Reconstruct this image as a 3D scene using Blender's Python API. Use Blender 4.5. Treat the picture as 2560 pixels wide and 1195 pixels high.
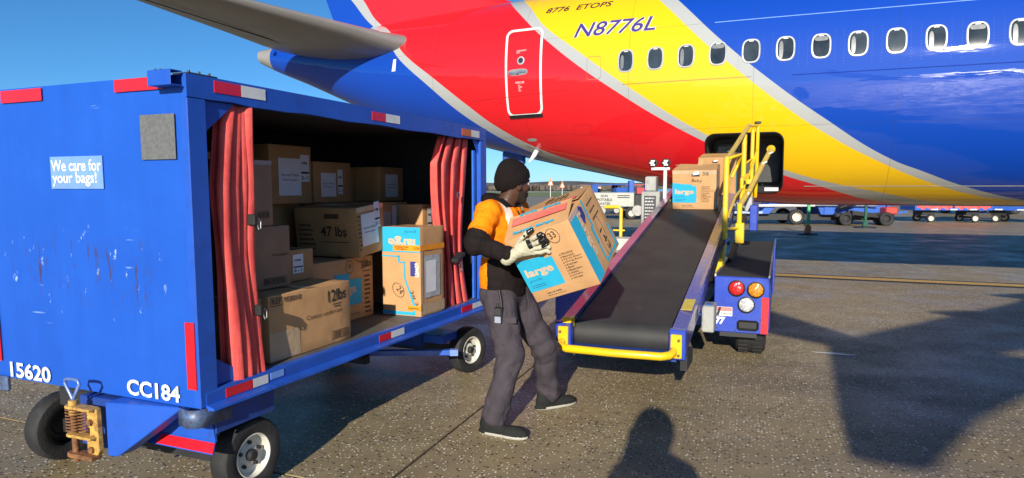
import bpy, bmesh, math, random
import numpy as np
from mathutils import Vector, Matrix, Euler
R = math.radians
random.seed(7); np.random.seed(7)
for o in list(bpy.data.objects): bpy.data.objects.remove(o)
SC = bpy.context.scene
COL = SC.collection

# ------------------------------------------------------------------ camera, sky, sun, exposure
cam = bpy.data.cameras.new('camera'); camo = bpy.data.objects.new('camera', cam); COL.objects.link(camo)
F_PX, CY_PX, HOR_PX = 1720.0, 645.0, 472.0
cam.sensor_fit = 'HORIZONTAL'; cam.sensor_width = 36.0
cam.lens = 36.0*F_PX/2560.0
cam.shift_x = 0.0
cam.shift_y = (CY_PX-1195/2)/2560.0
cam.clip_start = 0.05; cam.clip_end = 9000
camo.location = (0, 0, 1.62)
camo.rotation_euler = (R(90)-math.atan((CY_PX-HOR_PX)/F_PX), 0, 0)
SC.camera = camo
SUN_AZ, SUN_EL = R(11.2), R(19.8)
w = bpy.data.worlds.new('World'); SC.world = w; w.use_nodes = True
nt = w.node_tree; nt.nodes.clear()
sky = nt.nodes.new('ShaderNodeTexSky'); sky.sky_type = 'NISHITA'; sky.sun_disc = False
sky.sun_elevation = SUN_EL; sky.sun_rotation = R(180)+SUN_AZ
sky.air_density = 0.72; sky.dust_density = 0.12; sky.ozone_density = 8.0
bg = nt.nodes.new('ShaderNodeBackground'); bg.inputs['Strength'].default_value = 0.10
out = nt.nodes.new('ShaderNodeOutputWorld')
hs_ = nt.nodes.new('ShaderNodeHueSaturation'); hs_.inputs['Saturation'].default_value = 1.04; hs_.inputs['Hue'].default_value = .491
nt.links.new(sky.outputs[0], hs_.inputs['Color']); nt.links.new(hs_.outputs[0], bg.inputs[0]); nt.links.new(bg.outputs[0], out.inputs[0])
sl = bpy.data.lights.new('sun', 'SUN'); sl.energy = 5.0; sl.angle = R(0.53); sl.color = (1.0, 0.93, 0.80)
so = bpy.data.objects.new('sun', sl); COL.objects.link(so)
SUN_DIR = Vector((math.sin(SUN_AZ)*math.cos(SUN_EL), math.cos(SUN_AZ)*math.cos(SUN_EL), -math.sin(SUN_EL)))
so.rotation_euler = SUN_DIR.to_track_quat('-Z', 'Y').to_euler(); so.location = (-8, -30, 14)
vs = SC.view_settings; vs.view_transform = 'Standard'; vs.look = 'None'; vs.exposure = 0.40; vs.gamma = 1.0
vs.use_curve_mapping = False

# ------------------------------------------------------------------ materials
MATS = {}
class NT:
    def __init__(s, name):
        s.m = bpy.data.materials.new(name); s.m.use_nodes = True
        s.t = s.m.node_tree; s.b = s.t.nodes['Principled BSDF']; s.tc = None
    def n(s, typ, **kw):
        nd = s.t.nodes.new('ShaderNode'+typ)
        for k, v in kw.items(): setattr(nd, k, v)
        return nd
    def l(s, a, b): s.t.links.new(a, b)
    def obj(s):
        if s.tc is None: s.tc = s.n('TexCoord')
        return s.tc.outputs['Object']
    def gen(s):
        if s.tc is None: s.tc = s.n('TexCoord')
        return s.tc.outputs['Generated']
    def noise(s, scale, detail=3, vec=None, rough=.55, dist=0):
        nd = s.n('TexNoise'); nd.inputs['Scale'].default_value = scale; nd.inputs['Detail'].default_value = detail
        nd.inputs['Roughness'].default_value = rough; nd.inputs['Distortion'].default_value = dist
        s.l(vec or s.obj(), nd.inputs['Vector']); return nd.outputs['Fac']
    def voro(s, scale, feat='F1', vec=None, out='Distance'):
        nd = s.n('TexVoronoi', feature=feat); nd.inputs['Scale'].default_value = scale
        s.l(vec or s.obj(), nd.inputs['Vector']); return nd.outputs[out]
    def mapr(s, v, a, b, c=0., d=1.):
        nd = s.n('MapRange'); s.l(v, nd.inputs[0])
        for i, x in enumerate((a, b, c, d)): nd.inputs[i+1].default_value = x
        return nd.outputs[0]
    def math(s, op, a, b=None):
        nd = s.n('Math', operation=op)
        for i, x in enumerate((a, b)):
            if x is None: continue
            if isinstance(x, (int, float)): nd.inputs[i].default_value = x
            else: s.l(x, nd.inputs[i])
        return nd.outputs[0]
    def mix(s, f, a, b, blend='MIX'):
        nd = s.n('Mix', data_type='RGBA', blend_type=blend)
        if isinstance(f, (int, float)): nd.inputs[0].default_value = f
        else: s.l(f, nd.inputs[0])
        for i, x in ((6, a), (7, b)):
            if isinstance(x, tuple): nd.inputs[i].default_value = (*x, 1) if len(x) == 3 else x
            else: s.l(x, nd.inputs[i])
        return nd.outputs[2]
    def bump(s, h, strength=.2, dist=.01):
        nd = s.n('Bump'); nd.inputs['Strength'].default_value = strength; nd.inputs['Distance'].default_value = dist
        s.l(h, nd.inputs['Height']); s.l(nd.outputs[0], s.b.inputs['Normal']); return nd
    def map(s, scale=(1, 1, 1), rot=(0, 0, 0)):
        nd = s.n('Mapping'); nd.inputs['Scale'].default_value = scale; nd.inputs['Rotation'].default_value = rot
        s.l(s.obj(), nd.inputs['Vector']); return nd.outputs[0]
def mat(name, col, rough=.5, metal=0., spec=.5, var=.12, vscale=6., bumps=0., bscale=40., coat=0., dirt=0., dcol=(.05, .04, .03), emit=0.):
    if name in MATS: return MATS[name]
    x = NT(name); b = x.b
    b.inputs['Roughness'].default_value = rough; b.inputs['Metallic'].default_value = metal
    b.inputs['Specular IOR Level'].default_value = spec; b.inputs['Coat Weight'].default_value = coat
    b.inputs['Coat Roughness'].default_value = .08
    c = tuple(col)
    f = x.mapr(x.noise(vscale, 4), .3, .7)
    dk = tuple(v*(1-var) for v in c); lt = tuple(min(1, v*(1+var)) for v in c)
    cc = x.mix(f, dk, lt)
    if dirt > 0:
        d = x.mapr(x.noise(vscale*1.7, 6, rough=.7), .62-.2*dirt, .78-.1*dirt)
        cc = x.mix(x.math('MULTIPLY', d, min(1, dirt)), cc, dcol)
    x.l(cc, b.inputs['Base Color'])
    r = x.mapr(x.noise(vscale*2.3, 3), .3, .7, max(0, rough-.07), min(1, rough+.07)); x.l(r, b.inputs['Roughness'])
    if bumps > 0: x.bump(x.noise(bscale, 4), bumps, .01)
    MATS[name] = x.m; return x.m

BLUE = (.014, .105, .60)
def m_panel_blue():
    x = NT('worn_blue_panel'); b = x.b
    f = x.mapr(x.noise(2.2, 4), .3, .7)
    c = x.mix(f, (.008, .078, .44), (.012, .094, .50))
    # vertical streaks
    st = x.mapr(x.noise(9, 4, vec=x.map((1, 1, .06))), .45, .75)
    c = x.mix(x.math('MULTIPLY', st, .22), c, (.007, .055, .32))
    sep = x.n('SeparateXYZ'); x.l(x.obj(), sep.inputs[0]); z = sep.outputs[2]; xx = sep.outputs[0]
    band = x.math('MULTIPLY', x.mapr(z, .92, 1.16), x.mapr(z, 1.46, 1.28))
    band = x.math('MULTIPLY', band, x.math('MULTIPLY', x.mapr(xx, -1.45, -1.15), x.mapr(xx, -.15, -.35)))
    chips = x.noise(22, 5, vec=x.map((1, 1, .48), (0, .45, 0)), rough=.70)
    wm = x.math('MULTIPLY', x.mapr(chips, .632, .675), x.mapr(band, .08, .35))
    c = x.mix(x.math('MULTIPLY', wm, .8), c, (.34, .48, .70))
    ru = x.noise(17, 5, vec=x.map((1.3, 1, .16), (0, -.06, 0)), rough=.72, dist=.5)
    rm = x.math('MULTIPLY', x.mapr(ru, .565, .62), x.mapr(band, .35, .8))
    c = x.mix(x.math('MULTIPLY', rm, .85), c, (.055, .03, .035))
    sc = x.noise(34, 2, vec=x.map((.1, 1, 1.3), (0, -.5, 0)))
    sm = x.math('MULTIPLY', x.mapr(sc, .68, .72), x.mapr(x.noise(3, 2), .5, .62))
    c = x.mix(x.math('MULTIPLY', sm, .8), c, (.25, .40, .68))
    x.l(c, b.inputs['Base Color']); b.inputs['Roughness'].default_value = .42
    x.bump(x.noise(3.2, 3), .35, .025)
    MATS['panel'] = x.m; return x.m
PANEL = m_panel_blue()
PAINT = mat('cart_blue_paint', (.014, .085, .46), .42, var=.1, bumps=.08, bscale=14, dirt=.35, dcol=(.03, .035, .05))
LBLUE = mat('loader_blue_paint', (.020, .055, .40), .34, var=.08, coat=.25, dirt=.25, dcol=(.04, .04, .06))
DKBLUE = mat('dusty_blue_steel', (.012, .05, .26), .5, dirt=.4)
FARBLUE = mat('far_blue_paint', (.03, .11, .46), .45, dirt=.3)
REDTAPE = mat('red_reflective_tape', (.62, .012, .022), .32, coat=.3, bumps=.15, bscale=120)
WHTAPE = mat('white_reflective_tape', (.66, .68, .66), .35, bumps=.1, bscale=120)
ORTAPE = mat('orange_faded_tape', (.55, .12, .03), .4)
WHITE = mat('white_paint', (.72, .72, .69), .45, dirt=.25, dcol=(.3, .28, .25))
WORN_WHITE = mat('worn_white_lettering', (.74, .75, .70), .5, dirt=.75, vscale=14, dcol=(.10, .2, .5))
PALEBLUE = mat('pale_blue_sticker', (.16, .30, .68), .45, dirt=.4, vscale=12, dcol=(.08, .18, .55))
GREYPATCH = mat('grey_patch_paint', (.115, .12, .12), .8, var=.2, vscale=60)
RUBBER = mat('tyre_rubber', (.018, .018, .019), .75, var=.3, bumps=.3, bscale=60, dirt=.5, dcol=(.06, .055, .05))
RIM = mat('white_wheel_rim', (.66, .63, .54), .5, dirt=.5, dcol=(.16, .15, .14))
DARK = mat('dark_steel', (.028, .028, .03), .55, metal=.2, dirt=.3)
BLACK = mat('black_plastic', (.012, .012, .013), .5)
INSHADE = mat('cart_inner_shade', (.02, .022, .028), .85)  # near-black that puts the cart's inner shade into the colour
STEEL = mat('bare_steel', (.45, .46, .47), .38, metal=.9, dirt=.3)
GALV = mat('galvanised_grey', (.33, .33, .31), .5, metal=.25, dirt=.4)
RUST = mat('rusty_iron', (.20, .085, .03), .75, var=.45, vscale=25, bumps=.5, bscale=80)
YELRUST = mat('rusty_yellow_paint', (.55, .33, .075), .65, dirt=1.0, vscale=16, dcol=(.20, .09, .03), var=.3)
BUMPERM = mat('scuffed_bumper_steel', (.10, .16, .30), .5, metal=.3, dirt=.9, vscale=20, dcol=(.07, .045, .03))
YELLOW = mat('yellow_enamel', (.80, .50, .008), .35, coat=.3, dirt=.3, dcol=(.35, .22, .03))
YELDARK = mat('dull_yellow_pipe', (.62, .42, .07), .45, dirt=.4)
BELT = None
def m_vinyl():
    x = NT('red_vinyl_curtain'); c = x.mix(x.mapr(x.noise(6, 5), .3, .7), (.66, .075, .068), (.84, .125, .105))
    st = x.mapr(x.noise(14, 5, vec=x.map((1, 1, .12)), rough=.7), .52, .75); c = x.mix(x.math('MULTIPLY', st, .35), c, (.36, .03, .035)); x.l(c, x.b.inputs['Base Color']); x.b.inputs['Roughness'].default_value = .62; x.b.inputs['Specular IOR Level'].default_value = .3
    x.bump(x.math('ADD', x.noise(10, 5, vec=x.map((1, 1, .10)), rough=.6), x.math('MULTIPLY', x.noise(26, 4), .35)), .3, .03); return x.m
VINYL = m_vinyl()
def m_belt():
    x = NT('conveyor_belt_rubber'); b = x.b
    c = x.mix(x.mapr(x.noise(3, 5), .3, .7), (.019, .019, .020), (.036, .035, .034))
    s = x.math('MULTIPLY', x.mapr(x.noise(7, 5, vec=x.map((1, .35, 1)), rough=.75), .60, .78), .6)
    c = x.mix(s, c, (.10, .096, .09)); x.l(c, b.inputs['Base Color']); b.inputs['Roughness'].default_value = .62
    x.bump(x.voro(150), .25, .004); return x.m
BELT = m_belt()
def m_card(name, base, seed=0):
    x = NT(name); b = x.b
    c = x.mix(x.mapr(x.noise(5+seed, 4), .3, .7), tuple(v*.88 for v in base), tuple(min(1, v*1.1) for v in base))
    g = x.noise(160, 2, vec=x.map((1, 1, .06)))
    c = x.mix(x.math('MULTIPLY', x.mapr(g, .4, .7), .12), c, tuple(v*.7 for v in base))
    x.l(c, b.inputs['Base Color']); b.inputs['Roughness'].default_value = .8; b.inputs['Specular IOR Level'].default_value = .25
    h = x.math('ADD', x.math('MULTIPLY', x.noise(7, 3), 1.0), x.math('MULTIPLY', g, .06)); x.bump(h, .35, .012)
    return x.m
CARD = m_card('kraft_cardboard', (.54, .30, .135))
CARD2 = m_card('tan_cardboard', (.46, .255, .11), 1)
CARD3 = m_card('pink_brown_cardboard', (.35, .21, .135), 2)
TEAL = mat('teal_box_print', (.012, .36, .56), .75, var=.06, vscale=20)
INK = mat('black_marker_ink', (.02, .018, .018), .7)
INKBROWN = mat('brown_box_print', (.085, .05, .028), .8)
TEALDK = mat('dark_teal_print', (.01, .14, .30), .8)
NAVY = mat('navy_print', (.03, .035, .20), .7)
KRAFTINK = mat('kraft_reverse_lettering', (.58, .42, .27), .8)
PAPER = mat('white_paper_label', (.74, .75, .78), .65, var=.05, bumps=.15, bscale=9)
ORANGETAPE = mat('orange_courier_tape', (.85, .30, .012), .35)
CLEARTAPE = mat('shiny_packing_tape', (.50, .36, .22), .12, coat=.6, bumps=.3, bscale=30)
PINKTAPE = mat('red_fragile_tape', (.75, .16, .12), .3, bumps=.25, bscale=25)
POUCH = mat('clear_document_pouch', (.45, .46, .50), .12, coat=.5, bumps=.6, bscale=16)

# ------------------------------------------------------------------ mesh helpers
class MB:
    def __init__(s): s.v = []; s.f = []; s.mi = []
    def add(s, vs, fs, mi=0):
        o = len(s.v); s.v += [tuple(map(float, p)) for p in vs]; s.f += [tuple(i+o for i in f) for f in fs]; s.mi += [mi]*len(fs); return s
    def box(s, a, b, mi=0):
        (x0, y0, z0), (x1, y1, z1) = a, b
        return s.add([(x0, y0, z0), (x1, y0, z0), (x1, y1, z0), (x0, y1, z0), (x0, y0, z1), (x1, y0, z1), (x1, y1, z1), (x0, y1, z1)],
              [(0, 3, 2, 1), (4, 5, 6, 7), (0, 1, 5, 4), (1, 2, 6, 5), (2, 3, 7, 6), (3, 0, 4, 7)], mi)
    def obox(s, c, size, rot, mi=0):
        M = Matrix.Translation(c) @ Euler(rot).to_matrix().to_4x4(); h = [d/2 for d in size]
        k = MB().box((-h[0], -h[1], -h[2]), (h[0], h[1], h[2])); return s.add([tuple(M @ Vector(p)) for p in k.v], k.f, mi)
    def bar(s, p, q, wd, ht, up=(0, 0, 1), mi=0):
        p, q = Vector(p), Vector(q); d = (q-p).normalized(); u = Vector(up)
        sd = d.cross(u).normalized(); u = sd.cross(d).normalized(); sd *= wd/2; u *= ht/2
        vs = [p-sd-u, p+sd-u, p+sd+u, p-sd+u, q-sd-u, q+sd-u, q+sd+u, q-sd+u]
        return s.add(vs, [(0, 1, 2, 3), (7, 6, 5, 4), (0, 4, 5, 1), (1, 5, 6, 2), (2, 6, 7, 3), (3, 7, 4, 0)], mi)
    def tube(s, pts, r, n=10, mi=0, closed=False, cap=True):
        P = [Vector(p) for p in pts]; N = len(P); rr = r if isinstance(r, (list, tuple)) else [r]*N
        up = Vector((0, 0, 1)); rings = []; prev = None
        for i in range(N):
            if closed: d = (P[(i+1) % N]-P[i-1]).normalized()
            else: d = (P[min(i+1, N-1)]-P[max(i-1, 0)]).normalized()
            if prev is None:
                a = d.cross(up)
                if a.length < .05: a = d.cross(Vector((1, 0, 0)))
            else: a = prev - d*prev.dot(d)
            a.normalize(); prev = a; b = d.cross(a)
            rings.append([P[i]+(a*math.cos(2*math.pi*k/n)+b*math.sin(2*math.pi*k/n))*rr[i] for k in range(n)])
        vs = [p for g in rings for p in g]; fs = []
        for i in range(N if closed else N-1):
            j = (i+1) % N
            for k in range(n): fs.append((i*n+k, i*n+(k+1) % n, j*n+(k+1) % n, j*n+k))
        if cap and not closed: fs += [tuple(range(n-1, -1, -1)), tuple((N-1)*n+k for k in range(n))]
        return s.add(vs, fs, mi)
    def cyl(s, p, q, r, n=16, mi=0): return s.tube([p, q], r, n, mi)
    def prism(s, poly, d, mi=0):
        n = len(poly); d = Vector(d); a = [Vector(p) for p in poly]; b = [p+d for p in a]
        fs = [tuple(range(n-1, -1, -1)), tuple(range(n, 2*n))]+[(i, (i+1) % n, n+(i+1) % n, n+i) for i in range(n)]
        return s.add(a+b, fs, mi)
    def lathe(s, prof, c, ax, n=32, mi=0):
        ax = Vector(ax).normalized(); a = ax.orthogonal().normalized(); b = ax.cross(a); c = Vector(c); m = len(prof); vs = []; fs = []
        for k in range(n):
            t = 2*math.pi*k/n; e = a*math.cos(t)+b*math.sin(t)
            vs += [c+e*r+ax*h for r, h in prof]
        for k in range(n):
            for i in range(m-1): fs.append((k*m+i, k*m+i+1, ((k+1) % n)*m+i+1, ((k+1) % n)*m+i))
        return s.add(vs, fs, mi)
    def ring(s, outer, inner, mi=0):
        n = len(outer); return s.add(list(outer)+list(inner), [(i, (i+1) % n, n+(i+1) % n, n+i) for i in range(n)], mi)
    def build(s, name, m, parent=None, smooth=None, bevel=0., seg=1):
        me = bpy.data.meshes.new(name); me.from_pydata(s.v, [], s.f)
        for k in (m if isinstance(m, (list, tuple)) else [m]): me.materials.append(k)
        if any(s.mi): me.polygons.foreach_set('material_index', s.mi)
        bm = bmesh.new(); bm.from_mesh(me); bmesh.ops.recalc_face_normals(bm, faces=bm.faces)
        if bevel > 0:
            es = [e for e in bm.edges if len(e.link_faces) == 2 and e.calc_face_angle(0) > .5]
            bmesh.ops.bevel(bm, geom=es, offset=bevel, segments=seg, affect='EDGES', profile=.5)
        bm.to_mesh(me); bm.free()
        if smooth: me.shade_smooth(); me.set_sharp_from_angle(angle=R(smooth))
        o = bpy.data.objects.new(name, me); COL.objects.link(o)
        if parent: o.parent = parent
        return o
def empty(name, loc=(0, 0, 0), rz=0., parent=None):
    o = bpy.data.objects.new(name, None); o.empty_display_size = .2; COL.objects.link(o); o.location = loc; o.rotation_euler = (0, 0, rz)
    if parent: o.parent = parent
    return o
def tag(o, label=None, cat=None, group=None, kind=None):
    if label: o['label'] = label
    if cat: o['category'] = cat
    if group: o['group'] = group
    if kind: o['kind'] = kind
    return o
_tx = {}
def text2d(s, bold=0., shear=0.):
    k = (s, bold, shear)
    if k in _tx: return _tx[k]
    cu = bpy.data.curves.new('t', 'FONT'); cu.body = s; cu.offset = bold; cu.shear = shear; cu.resolution_u = 3
    cu.space_line = .9
    o = bpy.data.objects.new('t', cu); COL.objects.link(o)
    dg = bpy.context.evaluated_depsgraph_get(); me = bpy.data.meshes.new_from_object(o.evaluated_get(dg))
    vs = np.array([v.co[:2] for v in me.vertices]) if len(me.vertices) else np.zeros((1, 2)); fs = [tuple(p.vertices) for p in me.polygons]
    bpy.data.objects.remove(o); bpy.data.curves.remove(cu); bpy.data.meshes.remove(me)
    lo = vs.min(0); hi = vs.max(0); vs = (vs-lo)/np.maximum(hi-lo, 1e-6); _tx[k] = (vs, fs, (hi-lo)); return _tx[k]
def put_text(mb, s, org, u, v, wd, ht, bold=0., shear=0., fn=None, mi=0):
    """flat lettering: org is the lower left corner, u and v unit vectors"""
    vs, fs, _ = text2d(s, bold, shear); org, u, v = Vector(org), Vector(u), Vector(v)
    if fn: mb.add([fn(a*wd, b*ht) for a, b in vs], fs, mi)
    else: mb.add([org+u*(a*wd)+v*(b*ht) for a, b in vs], fs, mi)
def copy_tree(o, parent=None):
    c = o.copy(); COL.objects.link(c); c.parent = parent
    for ch in list(o.children): copy_tree(ch, c)
    return c

# ------------------------------------------------------------------ ground
def m_apron():
    x = NT('exposed_aggregate_concrete'); b = x.b
    big = x.mapr(x.noise(.35, 4), .3, .7); mid = x.mapr(x.noise(2.2, 5), .35, .65)
    c = x.mix(big, (.275, .206, .104), (.37, .285, .155))
    c = x.mix(x.math('MULTIPLY', mid, .45), c, (.19, .142, .074))
    st = x.mapr(x.noise(.9, 6, vec=x.map((.5, 1.6, 1), (0, 0, .35)), rough=.7), .52, .72)
    c = x.mix(x.math('MULTIPLY', st, .5), c, (.155, .12, .072))
    damp = x.mapr(x.noise(.55, 6, rough=.62, dist=.8), .54, .68); c = x.mix(x.math('MULTIPLY', damp, .4), c, (.12, .094, .064))
    tyre = x.math('MULTIPLY', x.mapr(x.noise(2.4, 3, vec=x.map((1.0, .04, 1), (0, 0, .38))), .60, .70), x.mapr(x.noise(.3, 2), .45, .6)); c = x.mix(x.math('MULTIPLY', tyre, .3), c, (.07, .06, .05))
    cell = x.n('TexVoronoi'); cell.inputs['Scale'].default_value = 44; cell.inputs['Randomness'].default_value = 1.0; x.l(x.map((1, .8, 1), (0, 0, .4)), cell.inputs['Vector'])
    cs = x.n('SeparateXYZ'); x.l(cell.outputs['Color'], cs.inputs[0])
    dens = x.mapr(x.noise(4.5, 3), .35, .65, .66, .36)
    pick = x.n('Math', operation='GREATER_THAN'); x.l(cs.outputs[0], pick.inputs[0]); x.l(dens, pick.inputs[1])
    stone = x.math('MULTIPLY', x.mapr(cell.outputs['Distance'], .36, .26), pick.outputs[0])
    tone = x.mix(cs.outputs[1], (.52, .42, .27), (1.0, .93, .76))
    c = x.mix(x.math('MULTIPLY', stone, .95), c, tone)
    pd = x.n('Math', operation='LESS_THAN'); x.l(cs.outputs[0], pd.inputs[0]); pd.inputs[1].default_value = .26
    dk = x.math('MULTIPLY', x.mapr(cell.outputs['Distance'], .42, .30), pd.outputs[0])
    c = x.mix(x.math('MULTIPLY', dk, .85), c, (.045, .036, .028))
    fine = x.noise(170, 2); c = x.mix(x.mapr(fine, .52, .72, 0, .5), c, (.10, .078, .052))
    oil = x.mapr(x.noise(1.7, 4, rough=.5), .735, .775); c = x.mix(x.math('MULTIPLY', oil, .6), c, (.03, .027, .024))
    pt = x.n('TexVoronoi'); pt.inputs['Scale'].default_value = .16; pt.distance = 'CHEBYCHEV'; x.l(x.map((1, 1, 1), (0, 0, .34)), pt.inputs['Vector']); ps = x.n('SeparateXYZ'); x.l(pt.outputs['Color'], ps.inputs[0]); c = x.mix(x.mapr(ps.outputs[0], .3, .9, 0, .22), c, (.13, .11, .09))
    x.l(c, b.inputs['Base Color'])
    x.l(x.mapr(x.noise(1.1, 4), .35, .65, .40, .70), b.inputs['Roughness']); b.inputs['Specular IOR Level'].default_value = .45
    h = x.math('ADD', x.math('SUBTRACT', stone, dk), x.math('MULTIPLY', fine, .35)); x.bump(h, 1., .007)
    return x.m
APRON = m_apron()
FARPAVE = mat('distant_asphalt', (.10, .10, .105), .7, var=.2, vscale=.03)
GRASS = mat('winter_grass', (.17, .20, .05), .9, var=.3, vscale=.05)
SEAL = mat('joint_sealant', (.012, .011, .011), .6)
def sheet(name, poly, z, m, kind='structure', parent=None, thick=.0):
    mb = MB()
    if thick: mb.prism([(px, py, z-thick) for px, py in poly], (0, 0, thick))
    else: mb.add([(px, py, z) for px, py in poly], [tuple(range(len(poly)))])
    o = mb.build(name, m, parent)
    if kind and parent is None: o['kind'] = kind
    return o
ground = sheet('ground', [(-4000, -600), (4000, -600), (4000, 7000), (-4000, 7000)], -.03, FARPAVE)
grass = sheet('grass_field', [(-3000, 150), (3000, 150), (3000, 2600), (-3000, 2600)], -.02, GRASS)
sheet('runway', [(-3000, 330), (3000, 330), (3000, 420), (-3000, 420)], -.008, mat('pale_runway', (.36, .35, .32), .8, vscale=.02))
apron = empty('apron'); apron['kind'] = 'structure'
ja = R(19.5); JU = Vector((math.sin(ja), math.cos(ja))); JR = Vector((math.cos(ja), -math.sin(ja))); J0 = Vector((-.197, 5.07))
K0 = Vector((-2.62, 4.33)); ka = R(22.6); KR = Vector((math.cos(ka), -math.sin(ka)))
# crossing of the two joints
den = KR.x*JU.y-KR.y*JU.x; tt = ((J0-K0).x*JU.y-(J0-K0).y*JU.x)/den; X0 = K0+KR*tt
KP = Vector((math.sin(ka), math.cos(ka)))
g = .011
def P2(v): return (v.x, v.y)
nl = X0-JR*g
q1 = [nl+KP*g, nl+JU*130, nl+JU*130-KR*90, nl-KR*90+KP*g]
q2 = [nl-KP*g, nl-KP*g-KR*90, nl-KR*90-JU*40, nl-JU*40]
nr = X0+JR*g
q3 = [nr-JU*40, nr-JU*40+KR*110, nr+KR*110+JU*130, nr+JU*130]
for q in (q1, q2, q3): sheet('slab', [P2(p) for p in q], 0., APRON, parent=apron, thick=.02)
mb = MB()
for p, q, d in ((X0-JU*30, X0+JU*110, JR), (X0-KR*60, X0, KP)):
    e = d*(g*1.4); mb.prism([(p.x-e.x, p.y-e.y, -.028), (p.x+e.x, p.y+e.y, -.028), (q.x+e.x, q.y+e.y, -.028), (q.x-e.x, q.y-e.y, -.028)], (0, 0, .018))
mb.build('joint_sealant', SEAL, apron)
# taxi lead line, yellow on a black border, and stray paint
TAXI = mat('yellow_line_paint', (.50, .30, .06), .7, dirt=.5, vscale=9, dcol=(.2, .15, .08))
BLKL = mat('black_line_paint', (.025, .024, .023), .7, dirt=.3, vscale=5, dcol=(.1, .09, .08))
WPAINT = mat('worn_white_line_paint', (.42, .40, .36), .75, dirt=.6, vscale=8, dcol=(.14, .12, .10))
def line2(p, q, wd, z, name, m):
    p, q = Vector(p), Vector(q); d = (q-p).normalized(); s = Vector((-d.y, d.x))*wd/2
    n = 24; mb = MB(); rr = random.Random(3)
    L = []; Rr = []
    for i in range(n+1):
        c = p+(q-p)*(i/n); L.append((*(c+s*(1+rr.uniform(-.05, .05))), z)); Rr.append((*(c-s*(1+rr.uniform(-.05, .05))), z))
    mb.add(L+Rr, [(i, i+1, n+2+i, n+1+i) for i in range(n)]); return mb.build(name, m, apron)
line2((-2.0, 15.87), (11.5, 10.15), .64, .004, 'line_border', BLKL)
line2((-2.0, 15.87), (11.5, 10.15), .34, .008, 'yellow_line', TAXI)
line2((7.5, 31.5), (26, 22.8), .16, .004, 'white_line', WPAINT)
line2((9.5, 20.5), (8.2, 13.5), .05, .004, 'chalk_line', WPAINT)
mb = MB(); mb.add([(2.98, 6.75, .004), (3.07, 6.72, .004), (3.2, 6.70, .004), (3.33, 6.62, .004), (3.40, 6.60, .004), (3.30, 6.58, .004), (3.17, 6.62, .004), (3.08, 6.68, .004), (3.0, 6.70, .004)], [tuple(range(9))])
mb.build('paint_smear', WHITE, apron)

# ------------------------------------------------------------------ far ground: ridge, woods, buildings
rr = random.Random(11)
def ridge(name, y, hmin, hmax, m, seed, x0=-2600, x1=2600, n=240, depth=160):
    r2 = random.Random(seed); ph = [(r2.uniform(.002, .03), r2.uniform(0, 6), r2.uniform(.3, 1)) for _ in range(9)]
    mb = MB(); row = []
    for i in range(n+1):
        xx = x0+(x1-x0)*i/n; s = sum(a*math.sin(f*xx+p) for f, p, a in ph)/sum(a for _, _, a in ph)
        row.append((xx, hmin+(hmax-hmin)*(.5+.5*s)+r2.uniform(0, .5)))
    vs = [(a, y, -1) for a, h in row]+[(a, y+depth*.5, h) for a, h in row]+[(a, y+depth, -1) for a, h in row]
    k = n+1; mb.add(vs, [(i, i+1, k+i+1, k+i) for i in range(n)]+[(k+i, k+i+1, 2*k+i+1, 2*k+i) for i in range(n)])
    o = mb.build(name, m, smooth=60); o['kind'] = 'structure'; return o
HILL = mat('wooded_hill', (.115, .105, .098), .95, var=.3, vscale=.02)
ridge('hills', 1500, 9, 24, HILL, 5)
# a leafless wood far off, one mass of small twiggy clumps
WOOD = mat('bare_winter_wood', (.125, .10, .085), .95, var=.4, vscale=.05)
mb = MB(); r3 = random.Random(4)
for i in range(3600):
    xx = r3.uniform(-420, 520); yy = r3.uniform(560, 640); h = r3.uniform(2.6, 4.6)*(1+.25*math.sin(xx*.02)+.2*math.sin(xx*.053+1))*(1 if r3.random() > .15 else .5)
    for k in range(3):
        a = r3.uniform(0, 6.3); wd = r3.uniform(1.6, 4.2); ox, oy = math.cos(a)*wd, math.sin(a)*wd; z0 = r3.uniform(0, h*.4)
        mb.add([(xx-ox, yy-oy, z0), (xx+ox, yy+oy, z0), (xx+ox*.6, yy+oy*.6, h*r3.uniform(.7, 1)), (xx-ox*.5, yy-oy*.5, h)], [(0, 1, 2, 3)])
tag(mb.build('distant_wood', WOOD), 'bare brown winter wood along the far edge of the airfield', 'wood', kind='stuff')
for i, (px, py, wd, h, c, lab) in enumerate(((-42, 545, 14, 5, (.5, .5, .5), 'low grey shed at the far wood, left of the worker'), (62, 548, 16, 4.5, (.62, .60, .57), 'small white farm building far off above the carried box'))):
    b0 = empty('shed', (px, py, -.02)); tag(b0, lab, 'building')
    MB().box((-wd/2, -4, 0), (wd/2, 4, h*.7)).build('wall', mat('shed_wall_%d' % i, c, .7), b0)
    MB().prism([(-wd/2-.4, -4.5, h*.7), (-wd/2-.4, 4.5, h*.7), (-wd/2-.4, 0, h*1.1)], (wd+.8, 0, 0)).build('roof', mat('shed_roof', (.25, .17, .15), .8), b0)
    MB().box((-2, -4.08, 0), (1, -4.02, h*.5)).build('door', DARK, b0)
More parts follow.
